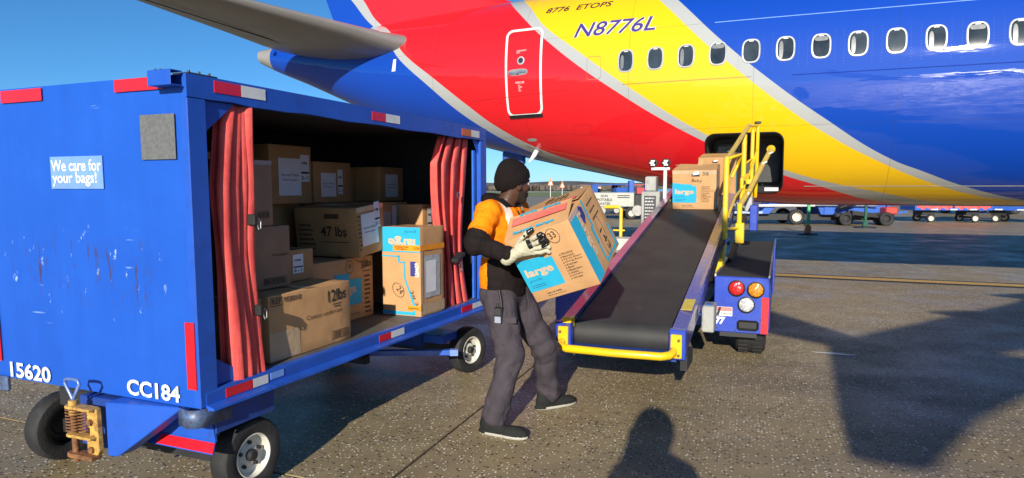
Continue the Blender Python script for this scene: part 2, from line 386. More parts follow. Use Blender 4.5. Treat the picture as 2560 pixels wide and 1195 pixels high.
# airfield markers on posts
for (px, py, h, lab) in ((7.35, 132, 2.6, 'taller orange and white triangular marker on a thin post on the grass'), (10.9, 150, 2.2, 'shorter orange and white triangular marker on a thin post on the grass')):
    k = empty('airfield_marker', (px, py, -.02)); tag(k, lab, 'marker', 'airfield markers')
    MB().cyl((0, 0, 0), (0, 0, h), .06, 8).build('post', WHITE, k)
    MB().prism([(-.55, -.05, h-.3), (.55, -.05, h-.3), (0, -.05, h+1.2)], (0, .1, 0)).build('board', mat('marker_orange', (.75, .22, .08), .6), k)
    MB().prism([(-.32, -.07, h-.2), (.32, -.07, h-.2), (.14, -.07, h+.35), (-.14, -.07, h+.35)], (0, .015, 0)).build('white_patch', WHITE, k)

# ------------------------------------------------------------------ wheel builder (axis along local x, centred at the origin)
def wheel(parent, loc, r, wd, rimr, out=1, treads=0, spokes=5, rim_m=None, rz=0., hub=True):
    rim_m = rim_m or RIM
    mb = MB(); h = wd/2
    prof = [(rimr*.98, -h*.82), (rimr*1.08, -h*.95), (r*.80, -h), (r*.93, -h*.93), (r*.985, -h*.72), (r, -h*.45), (r, h*.45), (r*.985, h*.72), (r*.93, h*.93), (r*.80, h), (rimr*1.08, h*.95), (rimr*.98, h*.82)]
    mb.lathe(prof, (0, 0, 0), (1, 0, 0), 40)
    if treads:
        for k in range(treads):
            a = 2*math.pi*k/treads
            for s in (-1, 1):
                c = Vector((s*h*.47, math.cos(a+s*.03)*r*1.004, math.sin(a+s*.03)*r*1.004))
                mb.obox(c, (h*.62, r*.05, r*.11), (a+math.pi/2+math.pi/2, 0, .0))
    w0 = mb.build('wheel', RUBBER, parent, smooth=40); w0.location = loc; w0.rotation_euler = (0, 0, rz)
    mb = MB(); o = out*h
    mb.lathe([(rimr*1.03, o*.86), (rimr*.97, o*.9), (rimr*.90, o*.70), (rimr*.86, o*.30), (rimr*.55, o*.22), (rimr*.42, o*.42), (rimr*.30, o*.42), (0.001, o*.42)], (0, 0, 0), (1, 0, 0), 36)
    mb.lathe([(rimr*1.03, -o*.86), (rimr*.9, -o*.6), (rimr*.86, o*.2)], (0, 0, 0), (1, 0, 0), 36)
    mb.build('rim', rim_m, w0, smooth=35)
    if hub:
        mb = MB(); mb.lathe([(rimr*.27, o*.40), (rimr*.27, o*.80), (rimr*.20, o*.92), (rimr*.001, o*.95)], (0, 0, 0), (1, 0, 0), 18)
        mb.build('hub', DARK, w0, smooth=35)
        for k in range(spokes):
            a = 2*math.pi*k/spokes+.3; c = Vector((0, math.cos(a), math.sin(a)))*rimr*.58
            MB().tube([c+Vector((o*.2, 0, 0)), c+Vector((o*.52, 0, 0))], rimr*.085, 6).build('lug_nut', DARK, w0)
    return w0

# ------------------------------------------------------------------ the open baggage cart in front
CART_RZ = -R(23)
cart = empty('baggage_cart', (-1.485, 3.19, 0), CART_RZ)
tag(cart, 'large blue covered baggage cart with red curtains tied back, loaded with cartons', 'baggage cart')
W, L, ZT, ZB_, DECK = 1.53, 3.20, 2.14, .575, .655
mb = MB()   # dished end panel: sheet with folded rim
nx, nz = 14, 14
for yy in (0., .03):
    vs = []
    for i in range(nx+1):
        for j in range(nz+1):
            u, v = i/nx, j/nz; dent = .006*math.sin(3.1*u+1)*math.sin(math.pi*u)*math.sin(math.pi*v)+.004*math.sin(7*u+4*v)*math.sin(math.pi*u)*math.sin(math.pi*v)
            vs.append((-W+W*u, yy-dent if yy == 0 else yy, ZB_+(ZT-ZB_)*v))
    mb.add(vs, [(i*(nz+1)+j, (i+1)*(nz+1)+j, (i+1)*(nz+1)+j+1, i*(nz+1)+j+1) for i in range(nx) for j in range(nz)])
for a, b in (((-W, 0, ZB_), (-W, .03, ZT)), ((0, 0, ZB_), (0, .03, ZT))):
    mb.add([a, (a[0], .03, a[2]), b, (a[0], 0, ZT)], [(0, 1, 2, 3)])
mb.add([(-W, 0, ZT), (0, 0, ZT), (0, .03, ZT), (-W, .03, ZT), (-W, 0, ZB_), (0, 0, ZB_), (0, .03, ZB_), (-W, .03, ZB_)], [(0, 1, 2, 3), (4, 5, 6, 7)])
mb.build('end_panel', PANEL, cart, smooth=30)
MB().box((-W, L-.03, ZB_), (0, L, ZT)).build('end_panel', PAINT, cart, bevel=.004)
MB().box((-W, .032, ZB_), (-W+.03, L-.032, ZT)).build('back_panel', PAINT, cart)
mb = MB()
for i in range(16):
    y0 = .035+i*(L-.07)/16; mb.prism([(-W+.035, y0, ZT-.032), (-W+.035, y0+L/16, ZT-.032), (-W+.035, y0+L/16-.05, ZT-.012), (-W+.035, y0+.05, ZT-.012)], (W-.08, 0, 0))
mb.build('roof', DKBLUE, cart)
MB().box((-W+.034, .034, ZT-.06), (-.04, L-.034, ZT-.036)).build('roof_shade_sheet', INSHADE, cart)  # dark sheet under the roof in the same shade colour
MB().box((-W+.034, .04, .66), (-W+.040, L-.04, ZT-.062)).build('inner_shade_sheet', INSHADE, cart); MB().box((-W+.042, .034, .66), (-.05, .040, ZT-.062)).build('inner_shade_sheet', INSHADE, cart); MB().box((-W+.042, L-.040, .66), (-.05, L-.034, ZT-.062)).build('inner_shade_sheet', INSHADE, cart)  # dark sheets added inside the panels as painted shade
# header over the opening, a folded channel with a wavy lower lip
mb = MB(); n = 24
for xx in (-.03, .006):
    vs = []
    for i in range(n+1):
        y = L*i/n; z0 = 2.037+.004*math.sin(9*y)+.003*math.sin(23*y+1)
        vs += [(xx, y, z0), (xx, y, ZT+.004)]
    mb.add(vs, [(2*i, 2*i+2, 2*i+3, 2*i+1) for i in range(n)])
mb.add([(-.03, 0, ZT+.004), (.006, 0, ZT+.004), (.006, L, ZT+.004), (-.03, L, ZT+.004), (-.03, 0, 2.037), (.006, 0, 2.037), (.006, L, 2.04), (-.03, L, 2.04)], [(0, 1, 2, 3), (4, 5, 6, 7), (0, 1, 5, 4), (2, 3, 7, 6)])
mb.build('header_beam', PAINT, cart)
MB().box((-.035, -.004, ZB_), (.008, .105, 2.035)).build('corner_post', PAINT, cart, bevel=.004)
MB().box((-.035, 3.085, ZB_), (.008, L+.004, 2.035)).build('corner_post', PAINT, cart, bevel=.004)
MB().box((-.05, 3.02, .66), (-.032, 3.07, 1.95)).build('door_track', mat('bright_blue_track', (.03, .14, .62), .35), cart, bevel=.004)
# corner gussets
MB().prism([(-.02, .106, 2.034), (-.02, .30, 2.034), (-.02, .106, 1.88)], (.006, 0, 0)).build('gusset', PAINT, cart)
MB().add([(-.014, .106, 1.88), (-.014, .30, 2.034), (-.16, .33, 2.03), (-.16, .106, 1.86)], [(0, 1, 2, 3)]).build('gusset_fold', PAINT, cart)
MB().prism([(-.02, .106, .66), (-.02, .33, .66), (-.02, .106, .80)], (.006, 0, 0)).build('gusset', PAINT, cart)
MB().prism([(-.02, 3.084, 2.034), (-.02, 2.98, 2.034), (-.02, 3.084, 1.92)], (.006, 0, 0)).build('gusset', PAINT, cart)
# deck and sill
MB().box((-W+.031, .031, .60), (-.024, L-.031, DECK)).build('deck', mat('scuffed_deck', (.10, .095, .085), .55, dirt=.5, var=.3), cart)
mb = MB(); n = 30; vs = []
prof = [(-.022, .655), (.006, .652), (.010, .640), (.010, .585), (.052, .572), (.055, .560), (-.022, .558)]
for i in range(n+1):
    y = .03+(L-.03)*i/n; d = .004*math.sin(5*y)+.003*math.sin(17*y)
    vs += [(a+(d if k in (4, 5) else 0), y, z+(d*.7 if k in (4, 5) else 0)) for k, (a, z) in enumerate(prof)]
m_ = len(prof)
mb.add(vs, [(i*m_+k, i*m_+(k+1) % m_, (i+1)*m_+(k+1) % m_, (i+1)*m_+k) for i in range(n) for k in range(m_)]+[tuple(range(m_)), tuple(n*m_+k for k in range(m_))])
mb.build('sill_beam', PAINT, cart)
# reflective tape
def tape(x0, x1, z0, z1, m, lab=None): return MB().box((x0, -.011, z0), (x1, -.007, z1)).build('reflective_tape', m, cart)
tape(-1.31, -.985, 2.068, 2.131, REDTAPE); tape(-.45, -.128, 2.079, 2.137, REDTAPE)
tape(-.064, -.006, .668, .992, REDTAPE); tape(-1.525, -1.468, .668, .988, REDTAPE)
for y0, y1, y2, z0, z1, m1 in ((.160, .329, .498, 2.076, 2.132, REDTAPE), (1.462, 1.62, 1.793, 2.065, 2.12, REDTAPE), (2.736, 2.905, 3.06, 2.056, 2.112, ORTAPE)):
    MB().box((.0065, y0, z0), (.0095, y1-.001, z1)).build('reflective_tape', m1, cart); MB().box((.0065, y1+.001, z0), (.0095, y2, z1)).build('reflective_tape', WHTAPE, cart)
for y0, y1, y2 in ((.15, .33, .44), (1.49, 1.63, 1.80), (2.70, 2.90, 3.11)):
    MB().box((.0105, y0, .590), (.0135, y1-.001, .636)).build('reflective_tape', REDTAPE, cart); MB().box((.0105, y1+.001, .590), (.0135, y2, .636)).build('reflective_tape', WHTAPE, cart)
MB().box((.0105, .46, .60), (.0135, .56, .636)).build('worn_sticker', PALEBLUE, cart)
# light box on the top corner, open at its end
lb = MB(); x0, x1, y0, y1, z0, z1 = -.150, -.006, -.075, -.008, 2.083, 2.152; t = .005
lb.box((x0, y0, z0), (x1, y0+t, z1)); lb.box((x0, y0+t, z0), (x1, y1, z0+t)); lb.box((x0, y0+t, z1-t), (x1, y1, z1)); lb.box((x0, y0+t, z0+t), (x0+t, y1, z1-t))
lb.build('light_box', PAINT, cart, bevel=.002)
for a, b, c in ((-.125, -.05, 2.152), (-.10, -.045, 2.152), (-.03, .05, 2.156), (-.02, .1, 2.156), (-.02, .16, 2.156)):
    MB().tube([(a, b, c-.004), (a, b, c+.010)], .006, 6).build('bolt', DARK, cart)
MB().box((-.10, .02, ZT+.004), (.0, .19, ZT+.012)).build('roof_plate', DARK, cart)
# stickers and lettering
MB().box((-.29, -.011, 1.757), (-.068, -.008, 1.965)).build('grey_patch', GREYPATCH, cart)
st = MB().box((-.95, -.0105, 1.62), (-.564, -.0075, 1.782)).build('sticker', PALEBLUE, cart)
tx = MB(); put_text(tx, 'We care for', (-.942, -.0125, 1.708), (1, 0, 0), (0, 0, 1), .37, .058, .014)
put_text(tx, 'your bags!', (-.937, -.0125, 1.632), (1, 0, 0), (0, 0, 1), .33, .072, .014); tx.build('lettering', mat('white_lettering', (.78, .80, .78), .5, var=.04), st)
tx = MB(); put_text(tx, '15620', (-1.402, -.0085, .584), (1, 0, 0), (0, 0, 1), .338, .088, .03); tx.build('lettering', WORN_WHITE, cart)
tx = MB(); put_text(tx, 'CC184', (-.482, -.0085, .592), (1, 0, 0), (0, 0, 1), .362, .082, .03); tx.build('lettering', WORN_WHITE, cart)
# corner bumper, a bent strap
mb = MB(); pts = [(-.135, -.012)]+[(-.045+.06*math.sin(a), -.005-.055*math.cos(a)+.02) for a in [R(d) for d in (-20, 0, 25, 50, 75, 95)]]+[(.022, .17)]
vs = []
for (a, b) in pts: vs += [(a, b, .485), (a, b, .572)]
mb.add(vs, [(2*i, 2*i+2, 2*i+3, 2*i+1) for i in range(len(pts)-1)])
o = mb.build('corner_bumper', BUMPERM, cart, smooth=50); md = o.modifiers.new('s', 'SOLIDIFY'); md.thickness = .012
MB().box((-W-.03, -.03, .50), (-W+.12, -.001, .585)).build('corner_bumper', BUMPERM, cart, bevel=.01)
# draw gear: blue tongue bracket, yellow pintle hitch, sprung pin and handle
mb = MB(); mb.prism([(-.525, -.10, .572), (-.10, -.012, .572), (-.455, -.10, .305), (-.525, -.10, .30)], (0, .10, 0)); mb.build('drawbar_bracket', PAINT, cart, bevel=.004)
MB().box((-.80, -.04, .30), (-.536, .25, .56)).build('turntable_box', DKBLUE, cart, bevel=.006)
hp = empty('hitch', (0, 0, 0), 0, cart)
MB().prism([(-.545, -.135, .545), (-.62, -.135, .55), (-.62, -.135, .46), (-.60, -.135, .44), (-.60, -.135, .40), (-.625, -.135, .38), (-.625, -.135, .315), (-.56, -.135, .30), (-.54, -.135, .33)], (0, .03, 0)).build('bracket', YELRUST, hp, bevel=.004)
def lug(z, x0, m, t=.014, name='lug'):
    pts = [(-.55, -.17), (-.55, -.11), (x0+.02, -.11)]+[(x0+.0+.045*math.cos(a), -.14+.035*math.sin(a)) for a in [R(d) for d in range(90, 271, 30)]]+[(x0+.02, -.17)]
    MB().prism([(a, b, z) for a, b in pts], (0, 0, t)).build(name, m, hp, bevel=.003)
lug(.536, -.70, YELRUST); lug(.392, -.70, YELRUST); lug(.288, -.70, RUST, .022, 'lower_jaw')
MB().tube([(-.70, -.14, .262), (-.70, -.14, .50)], .016, 12).build('pin', RUST, hp, smooth=40)
MB().tube([(-.70, -.14, .50), (-.70, -.14, .575)], .022, 12).build('pin_collar', YELRUST, hp, smooth=40)
for xo, r0 in ((-.70, .036), (-.632, .022)):
    MB().tube([(xo+r0*math.cos(t*.55), -.14+r0*math.sin(t*.55), .415+.12*t/90) for t in range(0, 91)], .0032, 6).build('spring', RUST, hp, smooth=60)
hd = [(-.70, -.14, .575), (-.715, -.14, .60), (-.752, -.14, .655), (-.748, -.14, .676), (-.70, -.14, .682), (-.655, -.14, .68), (-.645, -.14, .66), (-.68, -.14, .605), (-.70, -.14, .575)]
MB().tube(hd, .0085, 8).build('handle', mat('worn_blue_handle', (.18, .28, .58), .35, metal=.4, dirt=.6, vscale=20), hp, smooth=60)
for zz in (.475, .335): MB().tube([(-.585, -.15, zz), (-.585, -.125, zz)], .016, 10).build('bolt', RUST, hp)
# steering fork skirts with tape
mb = MB(); mb.prism([(-.43, .10, .375), (-.02, .10, .375), (-.05, .10, .56), (-.42, .10, .56)], (0, .012, 0)); mb.build('fork_skirt', PAINT, cart)
MB().add([(-.43, .098, .376), (-.02, .098, .376), (.0, .06, .325), (-.46, .06, .325), (-.43, .106, .376), (-.02, .106, .376), (.0, .068, .325), (-.46, .068, .325)], [(0, 1, 2, 3), (4, 5, 6, 7), (3, 2, 6, 7), (0, 3, 7, 4), (1, 2, 6, 5)]).build('skirt_flap', PAINT, cart)
MB().add([(-.375, .0915, .372), (-.015, .0915, .372), (.0, .0602, .331), (-.39, .0602, .331)], [(0, 1, 2, 3)]).build('reflective_tape', REDTAPE, cart)
MB().box((-.02, .10, .42), (-.008, .50, .557)).build('fork_skirt', DKBLUE, cart)
MB().box((-.80, .26, .18), (-.16, .34, .26)).build('axle', DARK, cart); MB().box((-1.40, .26, .18), (-.80, .34, .26)).build('axle', DARK, cart)
MB().box((-1.1, .05, .44), (-.45, .75, .55)).build('turntable', DARK, cart, bevel=.01)
wheel(cart, (-.095, .375, .203), .203, .125, .118, 1, rz=R(-2))
wheel(cart, (-1.455, .30, .203), .203, .125, .118, -1, rz=R(-2), rim_m=DARK)
wheel(cart, (-.095, 3.01, .203), .203, .125, .118, 1, rz=R(-14)); wheel(cart, (-1.44, 2.95, .203), .203, .125, .118, -1, rim_m=DARK)
MB().box((-1.38, 2.95, .17), (-.16, 3.03, .25)).build('axle', DARK, cart)
mb = MB()
for xx in (-1.12, -.42): mb = MB().box((xx-.04, .5, .46), (xx+.04, 3.1, .557)); mb.build('chassis_beam', DKBLUE, cart)
MB().box((-.95, 2.55, .30), (-.30, 2.62, .42)).build('cross_member', DKBLUE, cart); MB().box((-.42, 2.60, .33), (-.12, 2.86, .40)).build('fork_plate', PAINT, cart, bevel=.005)
MB().bar((-.75, 2.28, .27), (-.02, 2.62, .27), .05, .045).build('steering_bar', PAINT, cart, bevel=.004)
MB().bar((-.05, 2.60, .27), (.01, 2.63, .27), .055, .05).build('bar_end', mat('pale_blue_bar', (.16, .26, .62), .4), cart)
MB().box((-.62, 2.0, .30), (-.50, 2.10, .46)).build('hanger', DARK, cart); MB().box((-.95, 2.02, .26), (-.48, 2.08, .32)).build('hanger', DARK, cart)
# curtains, tied back in folds
def curtain(yf, xf, z0, z1, label, nu=96, nz=40):
    mb = MB(); vs = []
    for j in range(nz+1):
        v = j/nz; z = z0+(z1-z0)*v
        for i in range(nu+1):
            u = i/nu; vs.append((xf(u, v), yf(u, v), z+(.012*math.sin(9*u+2) if j == 0 else 0)))
    mb.add(vs, [(j*(nu+1)+i, j*(nu+1)+i+1, (j+1)*(nu+1)+i+1, (j+1)*(nu+1)+i) for j in range(nz) for i in range(nu)])
    o = mb.build('curtain', VINYL, cart, smooth=70); md = o.modifiers.new('s', 'SOLIDIFY'); md.thickness = .006; md.offset = 0
    o['label'] = label; return o
def foldl(u, v):
    return 2*math.pi*(2.0*u+1.7*u*u)+.5*math.sin(5*u)
def yl(u, v):
    tie = math.exp(-((v-.42)/.22)**2)
    base = .185+.05*(1-v)*.3+(.212-.03*tie)*u
    if v > .72: base += (v-.72)*.26*(1-u)
    base += .028*math.sin(2*foldl(u, v))*.6
    return base+.008*math.sin(6*v+5*u)+.024*(1-v)*u+.002*math.sin(17*v+9*u)
def xl(u, v):
    amp = (.036+.005*math.sin(5*v+2))*(.85+.2*math.sin(4.5*u+1))
    return -.018-.016+amp*math.cos(foldl(u, v)+.25*math.sin(3*v)+2.6)+.012*math.sin(4*v+3*u)-.012*(1-u)+.002*math.sin(13*v+21*u)
c1 = curtain(yl, xl, .600, 2.03, 'red vinyl curtain bunched in four folds at the near post')
def yr(u, v):
    tie = math.exp(-((v-.30)/.25)**2); base = 2.50-.10*v+.06*tie+(.50-.10*tie+.04*v)*u
    return base+.026*math.sin(2*math.pi*7*u)+.02*math.sin(5*v+4*u)+(.12*(v-.85)/.15*(1-u) if v > .85 else 0)
def xr(u, v): return -.085+.038*math.cos(2*math.pi*3.5*u+.6*math.sin(3*v))+.05*u*0-.02*math.sin(4*v)
c2 = curtain(yr, xr, .625, 2.035, 'red vinyl curtain gathered at the far post')
STRAP = mat('black_webbing', (.015, .015, .016), .7)
for (cc, y, z) in ((c1, .392, 1.46), (c1, .412, .985)):
    MB().obox((-.012, y, z), (.055, .034, .06), (0, 0, 0)).build('strap', STRAP, cc, bevel=.008)
    b = MB().tube([(.012, y+.020, z+.01), (.014, y+.034, z-.01), (.012, y+.034, z-.045), (.008, y+.024, z-.05), (.004, y+.018, z-.02)], .003, 6, closed=True).build('buckle', STEEL, cc)
MB().obox((-.045, 2.72, 1.05), (.10, .16, .035), (.35, 0, 0)).build('strap', STRAP, c2, bevel=.008)
MB().tube([(.012, 2.66, 1.00), (.014, 2.70, 1.02), (.014, 2.705, .95), (.012, 2.68, .93)], .005, 6, closed=True).build('buckle', STEEL, c2)
MB().lathe([(.022, 0), (.030, .004), (.022, .008), (.016, .004), (.022, 0)], (-.035, 2.735, 1.565), (1, 0, 0), 16).build('grommet', STEEL, c2)

# ------------------------------------------------------------------ cartons
FACES = {'-y': ((-1, -1, -1), (1, 0, 0), (0, 0, 1), (0, -1, 0)), '+x': ((1, -1, -1), (0, 1, 0), (0, 0, 1), (1, 0, 0)),
         '-x': ((-1, 1, -1), (0, -1, 0), (0, 0, 1), (-1, 0, 0)), '+y': ((1, 1, -1), (-1, 0, 0), (0, 0, 1), (0, 1, 0)), '+z': ((-1, -1, 1), (1, 0, 0), (0, 1, 0), (0, 0, 1))}
class Carton:
    def __init__(s, label, loc, dims, rot, m=None, name='carton', top='closed', group=None, seed=0):
        s.d = dims; rr = random.Random(seed+5); m = m or CARD
        hx, hy, hz = [v/2 for v in dims]; mb = MB(); n = 6
        def pt(x, y, z):
            e = min(hx-abs(x), hy-abs(y), hz-abs(z))
            return (x, y, z)
        # six gridded faces with a slight sag so that edges are not ruler straight
        ph = [rr.uniform(0, 6) for _ in range(6)]
        for k, (fc, (o, u, v, nn)) in enumerate(list(FACES.items())+[('-z', ((-1, 1, -1), (1, 0, 0), (0, -1, 0), (0, 0, -1)))]):
            o = Vector((o[0]*hx, o[1]*hy, o[2]*hz)); u = Vector(u); v = Vector(v); nn = Vector(nn)
            du = 2*abs(u.dot(Vector((hx, hy, hz)))); dv = 2*abs(v.dot(Vector((hx, hy, hz))))
            vs = []
            for i in range(n+1):
                for j in range(n+1):
                    a, b = i/n, j/n; bul = .0045*math.sin(math.pi*a)*math.sin(math.pi*b)*math.sin(ph[k]+3*a)
                    vs.append(o+u*du*a+v*dv*b-nn*abs(bul))
            mb.add(vs, [(i*(n+1)+j, (i+1)*(n+1)+j, (i+1)*(n+1)+j+1, i*(n+1)+j+1) for i in range(n) for j in range(n)])
        me = mb
        s.o = me.build(name, m); bm = bmesh.new(); bm.from_mesh(s.o.data); bmesh.ops.remove_doubles(bm, verts=bm.verts, dist=1e-4)
        es = [e for e in bm.edges if len(e.link_faces) == 2 and e.calc_face_angle(0) > .8]
        bmesh.ops.bevel(bm, geom=es, offset=.004, segments=2, affect='EDGES', profile=.5); bm.to_mesh(s.o.data); bm.free()
        s.o.data.shade_smooth(); s.o.data.set_sharp_from_angle(angle=R(50))
        s.o.location = loc; s.o.rotation_euler = rot
        tag(s.o, label, 'carton', group)
        s.mbs = {}
        # top seam and tape
        if top == 'closed':
            s.quad('+z', (.0, .492), (1, .508), INKBROWN, .0006, 'flap_seam')
            s.quad('+z', (0, .44), (1, .56), CLEARTAPE, .0012, 'packing_tape')
    def fr(s, f):
        o, u, v, nn = FACES[f]; h = [x/2 for x in s.d]
        o = Vector((o[0]*h[0], o[1]*h[1], o[2]*h[2])); u = Vector(u); v = Vector(v); nn = Vector(nn); D = Vector(s.d)
        return o, u, v, nn, abs(u.dot(D)), abs(v.dot(D))
    def poly(s, f, pts, m, off=.0015, name='print_panel', flipv=False):
        o, u, v, nn, du, dv = s.fr(f); mb = s.mbs.setdefault((name, m.name, f), (MB(), m))[0]
        if flipv: pts = [(1-a, 1-b) for a, b in pts]
        mb.add([o+u*(a*du)+v*(b*dv)+nn*off for a, b in pts], [tuple(range(len(pts)))])
    def quad(s, f, a, b, m, off=.0015, name='print_panel', flipv=False):
        s.poly(f, [(a[0], a[1]), (b[0], a[1]), (b[0], b[1]), (a[0], b[1])], m, off, name, flipv)
    def frame(s, f, a, b, m, t=.006, off=.0018, name='lettering'):
        (x0, y0), (x1, y1) = a, b; o, u, v, nn, du, dv = s.fr(f); tx, ty = t/du, t/dv
        s.quad(f, (x0, y0), (x1, y0+ty), m, off, name); s.quad(f, (x0, y1-ty), (x1, y1), m, off, name); s.quad(f, (x0, y0+ty), (x0+tx, y1-ty), m, off, name); s.quad(f, (x1-tx, y0+ty), (x1, y1-ty), m, off, name)
    def text(s, f, t, x, y, wd, ht, m=None, rot=0., bold=.0, off=.0022, shear=0., name='lettering', flip=False):
        """x, y: lower left corner as fractions of the face; wd, ht in metres; rot in degrees about that corner"""
        m = m or INK; o, u, v, nn, du, dv = s.fr(f); mb = s.mbs.setdefault((name, m.name, f), (MB(), m))[0]
        if flip: o = o+u*du+v*dv; u = -u; v = -v
        c, sn = math.cos(R(rot)), math.sin(R(rot)); uu = u*c+v*sn; vv = v*c-u*sn
        put_text(mb, t, o+u*(x*du)+v*(y*dv)+nn*off, uu, vv, wd, ht, bold, shear)
    def oval(s, f, x, y, a, b, m=None, t=.0035, rot=0.):
        m = m or INK; o, u, v, nn, du, dv = s.fr(f); mb = s.mbs.setdefault(('lettering', m.name, f), (MB(), m))[0]; n = 26; c0 = o+u*(x*du)+v*(y*dv)+nn*.0022
        r = R(rot); U2 = u*math.cos(r)+v*math.sin(r); V2 = v*math.cos(r)-u*math.sin(r)
        A = [c0+U2*a*math.cos(2*math.pi*k/n)+V2*b*math.sin(2*math.pi*k/n) for k in range(n)]; B = [c0+U2*(a-t)*math.cos(2*math.pi*k/n)+V2*(b-t)*math.sin(2*math.pi*k/n) for k in range(n)]
        mb.ring(A, B)
    def bars(s, f, x, y, wd, ht, m=None, n=18, seed=1):
        m = m or INK; o, u, v, nn, du, dv = s.fr(f); rr = random.Random(seed); mb = s.mbs.setdefault(('barcode', m.name, f), (MB(), m))[0]; p = 0
        while p < wd:
            t = rr.choice((.0025, .004, .006)); c = o+u*(x*du+p)+v*(y*dv)+nn*.0024
            mb.add([c, c+u*t, c+u*t+v*ht, c+v*ht], [(0, 1, 2, 3)]); p += t+rr.choice((.003, .004, .006))
    def lines(s, f, x, y, rows, wd, lh, m=None, seed=1, h=.45):
        m = m or INK; o, u, v, nn, du, dv = s.fr(f); rr = random.Random(seed); mb = s.mbs.setdefault(('fine_print', m.name, f), (MB(), m))[0]
        for k in range(rows):
            p = 0; yy = y*dv-k*lh
            while p < wd*rr.uniform(.7, 1):
                t = rr.uniform(.006, .02); c = o+u*(x*du+p)+v*yy+nn*.0024; mb.add([c, c+u*t, c+u*t+v*lh*h, c+v*lh*h], [(0, 1, 2, 3)]); p += t+.005
    def done(s):
        for (nm, _, _), (mb, m) in s.mbs.items():
            k = mb.build(nm, m, s.o)
            if nm in ('fine_print', 'barcode', 'lettering', 'marker_line'): k['kind'] = 'stuff'
        return s.o
    def relief_label(s, f, x, y, wd, ht, txt=True, rot=0):
        o, u, v, nn, du, dv = s.fr(f)
        s.quad(f, (x, y), (x+wd/du, y+ht/dv), PAPER, .0028, 'paper_label')
        if txt:
            k = .0036
            for t, a, b, w_, h_ in (('Hurricane Melissa', .12, .52, .76, .075), ('Relief Supplies', .17, .38, .66, .075)): s.text(f, t, x+a*wd/du, y+b*ht/dv, w_*wd, h_*ht, INK, off=k)
            for a, b, w_, h_ in ((.3, .86, .4, .035), (.38, .78, .26, .035), (.62, .12, .25, .04), (.14, .12, .06, .08)): s.lines(f, x+a*wd/du, y+b*ht/dv, 1, w_*wd, h_*ht, seed=int(a*100), h=.9)
    def code_label(s, f, x, y, wd, ht, t1='NBJ', seed=1):
        o, u, v, nn, du, dv = s.fr(f)
        s.quad(f, (x, y), (x+wd/du, y+ht/dv), PAPER, .0032, 'bag_tag_label')
        s.text(f, t1, x+.15*wd/du, y+.62*ht/dv, wd*.6, ht*.12, INK, bold=.03, off=.0045)
        s.lines(f, x+.12*wd/du, y+.84*ht/dv, 2, wd*.75, ht*.07, seed=seed)
        s.quad(f, (x+.06*wd/du, y+.30*ht/dv), (x+.94*wd/du, y+.37*ht/dv), INK, .0045, 'bag_tag_print')
        s.text(f, '2 - 1', x+.12*wd/du, y+.08*ht/dv, wd*.7, ht*.14, INK, bold=.04, off=.0045)
    def moving_print(s, f, list_on=True, flip=False):
        """the movers' print: teal block with 'large', room check list, help line"""
        o, u, v, nn, du, dv = s.fr(f)
        s.poly(f, [(0.0, .17), (.55, .17), (.55, .60), (.44, .60), (.44, .64), (.22, .65), (0.0, .68)] if list_on else [(0, .17), (.55, .17), (.55, .6), (0, .6)], TEAL, flipv=flip)
        s.text(f, 'large', .06, .36, .43*du, .155*dv, KRAFTINK, bold=.035, off=.0026, flip=flip)
        s.text(f, 'grande', .06, .30, .20*du, .055*dv, TEALDK, off=.0026, flip=flip)
        if not flip:
            s.lines(f, .06, .25, 2, .28*du, .03*dv, TEALDK, 4)
            if list_on:
                names = ['FRAGILE', 'Bedroom', 'Family Room', 'Dining Room', 'Kitchen', 'Bath', 'Basement', 'Attic', 'Laundry', 'Garage']
                for k, t in enumerate(names):
                    s.text(f, t, .69, .565-k*.042, len(t)*.0235*du, .028*dv, INKBROWN, off=.0024, bold=.01)
                    s.frame(f, (.655, .566-k*.042), (.675, .586-k*.042), INKBROWN, .0018, .0024)
        s.text(f, 'Let us help.', .22, .075, .24*du, .036*dv, INK, bold=.02, off=.0024, flip=flip)
        if not flip: s.lines(f, .22, .05, 1, .3*du, .018*dv, INK, 3)
def cl(x, y, z):
    """cart coordinates to world"""
    v = Matrix.Rotation(CART_RZ, 3, 'Z') @ Vector((x, y, z)); return (v.x-1.485, v.y+3.19, v.z)
def inc(label, x0, x1, y0, y1, z0, z1, m=None, rz=0., rx=0., ry=0., **k):
    c = Carton(label, cl((x0+x1)/2, (y0+y1)/2, (z0+z1)/2), (x1-x0, y1-y0, z1-z0), (rx, ry, CART_RZ+rz), m, **k); return c
Z0 = DECK+.002
b = inc('brown carton marked 12lbs in black marker at the front of the cart deck', -.62, -.07, .55, 1.285, Z0, 1.032, CARD, seed=1)
b.text('+x', 'REF', .035, .865, .075, .030, INKBROWN, bold=.02); b.frame('+x', (.022, .835), (.15, .965), INKBROWN, .004); b.text('+x', '958010', .165, .865, .145, .032, INKBROWN, bold=.02)
b.text('+x', '12lbs', .70, .70, .175, .075, INK, bold=.012, rot=3); b.quad('+x', (.75, .655), (.87, .668), INK, .0022, 'marker_line'); b.quad('+x', (.77, .612), (.86, .626), INK, .0022, 'marker_line')
b.text('+x', 'Cotton undercast', .42, .50, .34, .026, INKBROWN, rot=1); b.frame('+x', (.735, .07), (.965, .21), INKBROWN, .003); b.bars('+x', .75, .085, .155, .042, INKBROWN); b.quad('+x', (.0, .02), (.34, .44), CLEARTAPE, .0008, 'packing_tape'); b.done()
b = inc('plain brown carton stacked upright behind the near red curtain', -.75, -.26, .56, .955, 1.036, 1.402, CARD3, seed=2)
b.text('+x', 'Lottespan', .62, .50, .13, .022, INKBROWN); b.frame('+x', (.42, .06), (.90, .17), INKBROWN, .003); b.bars('+x', .44, .075, .17, .03, INKBROWN, seed=5); b.done()
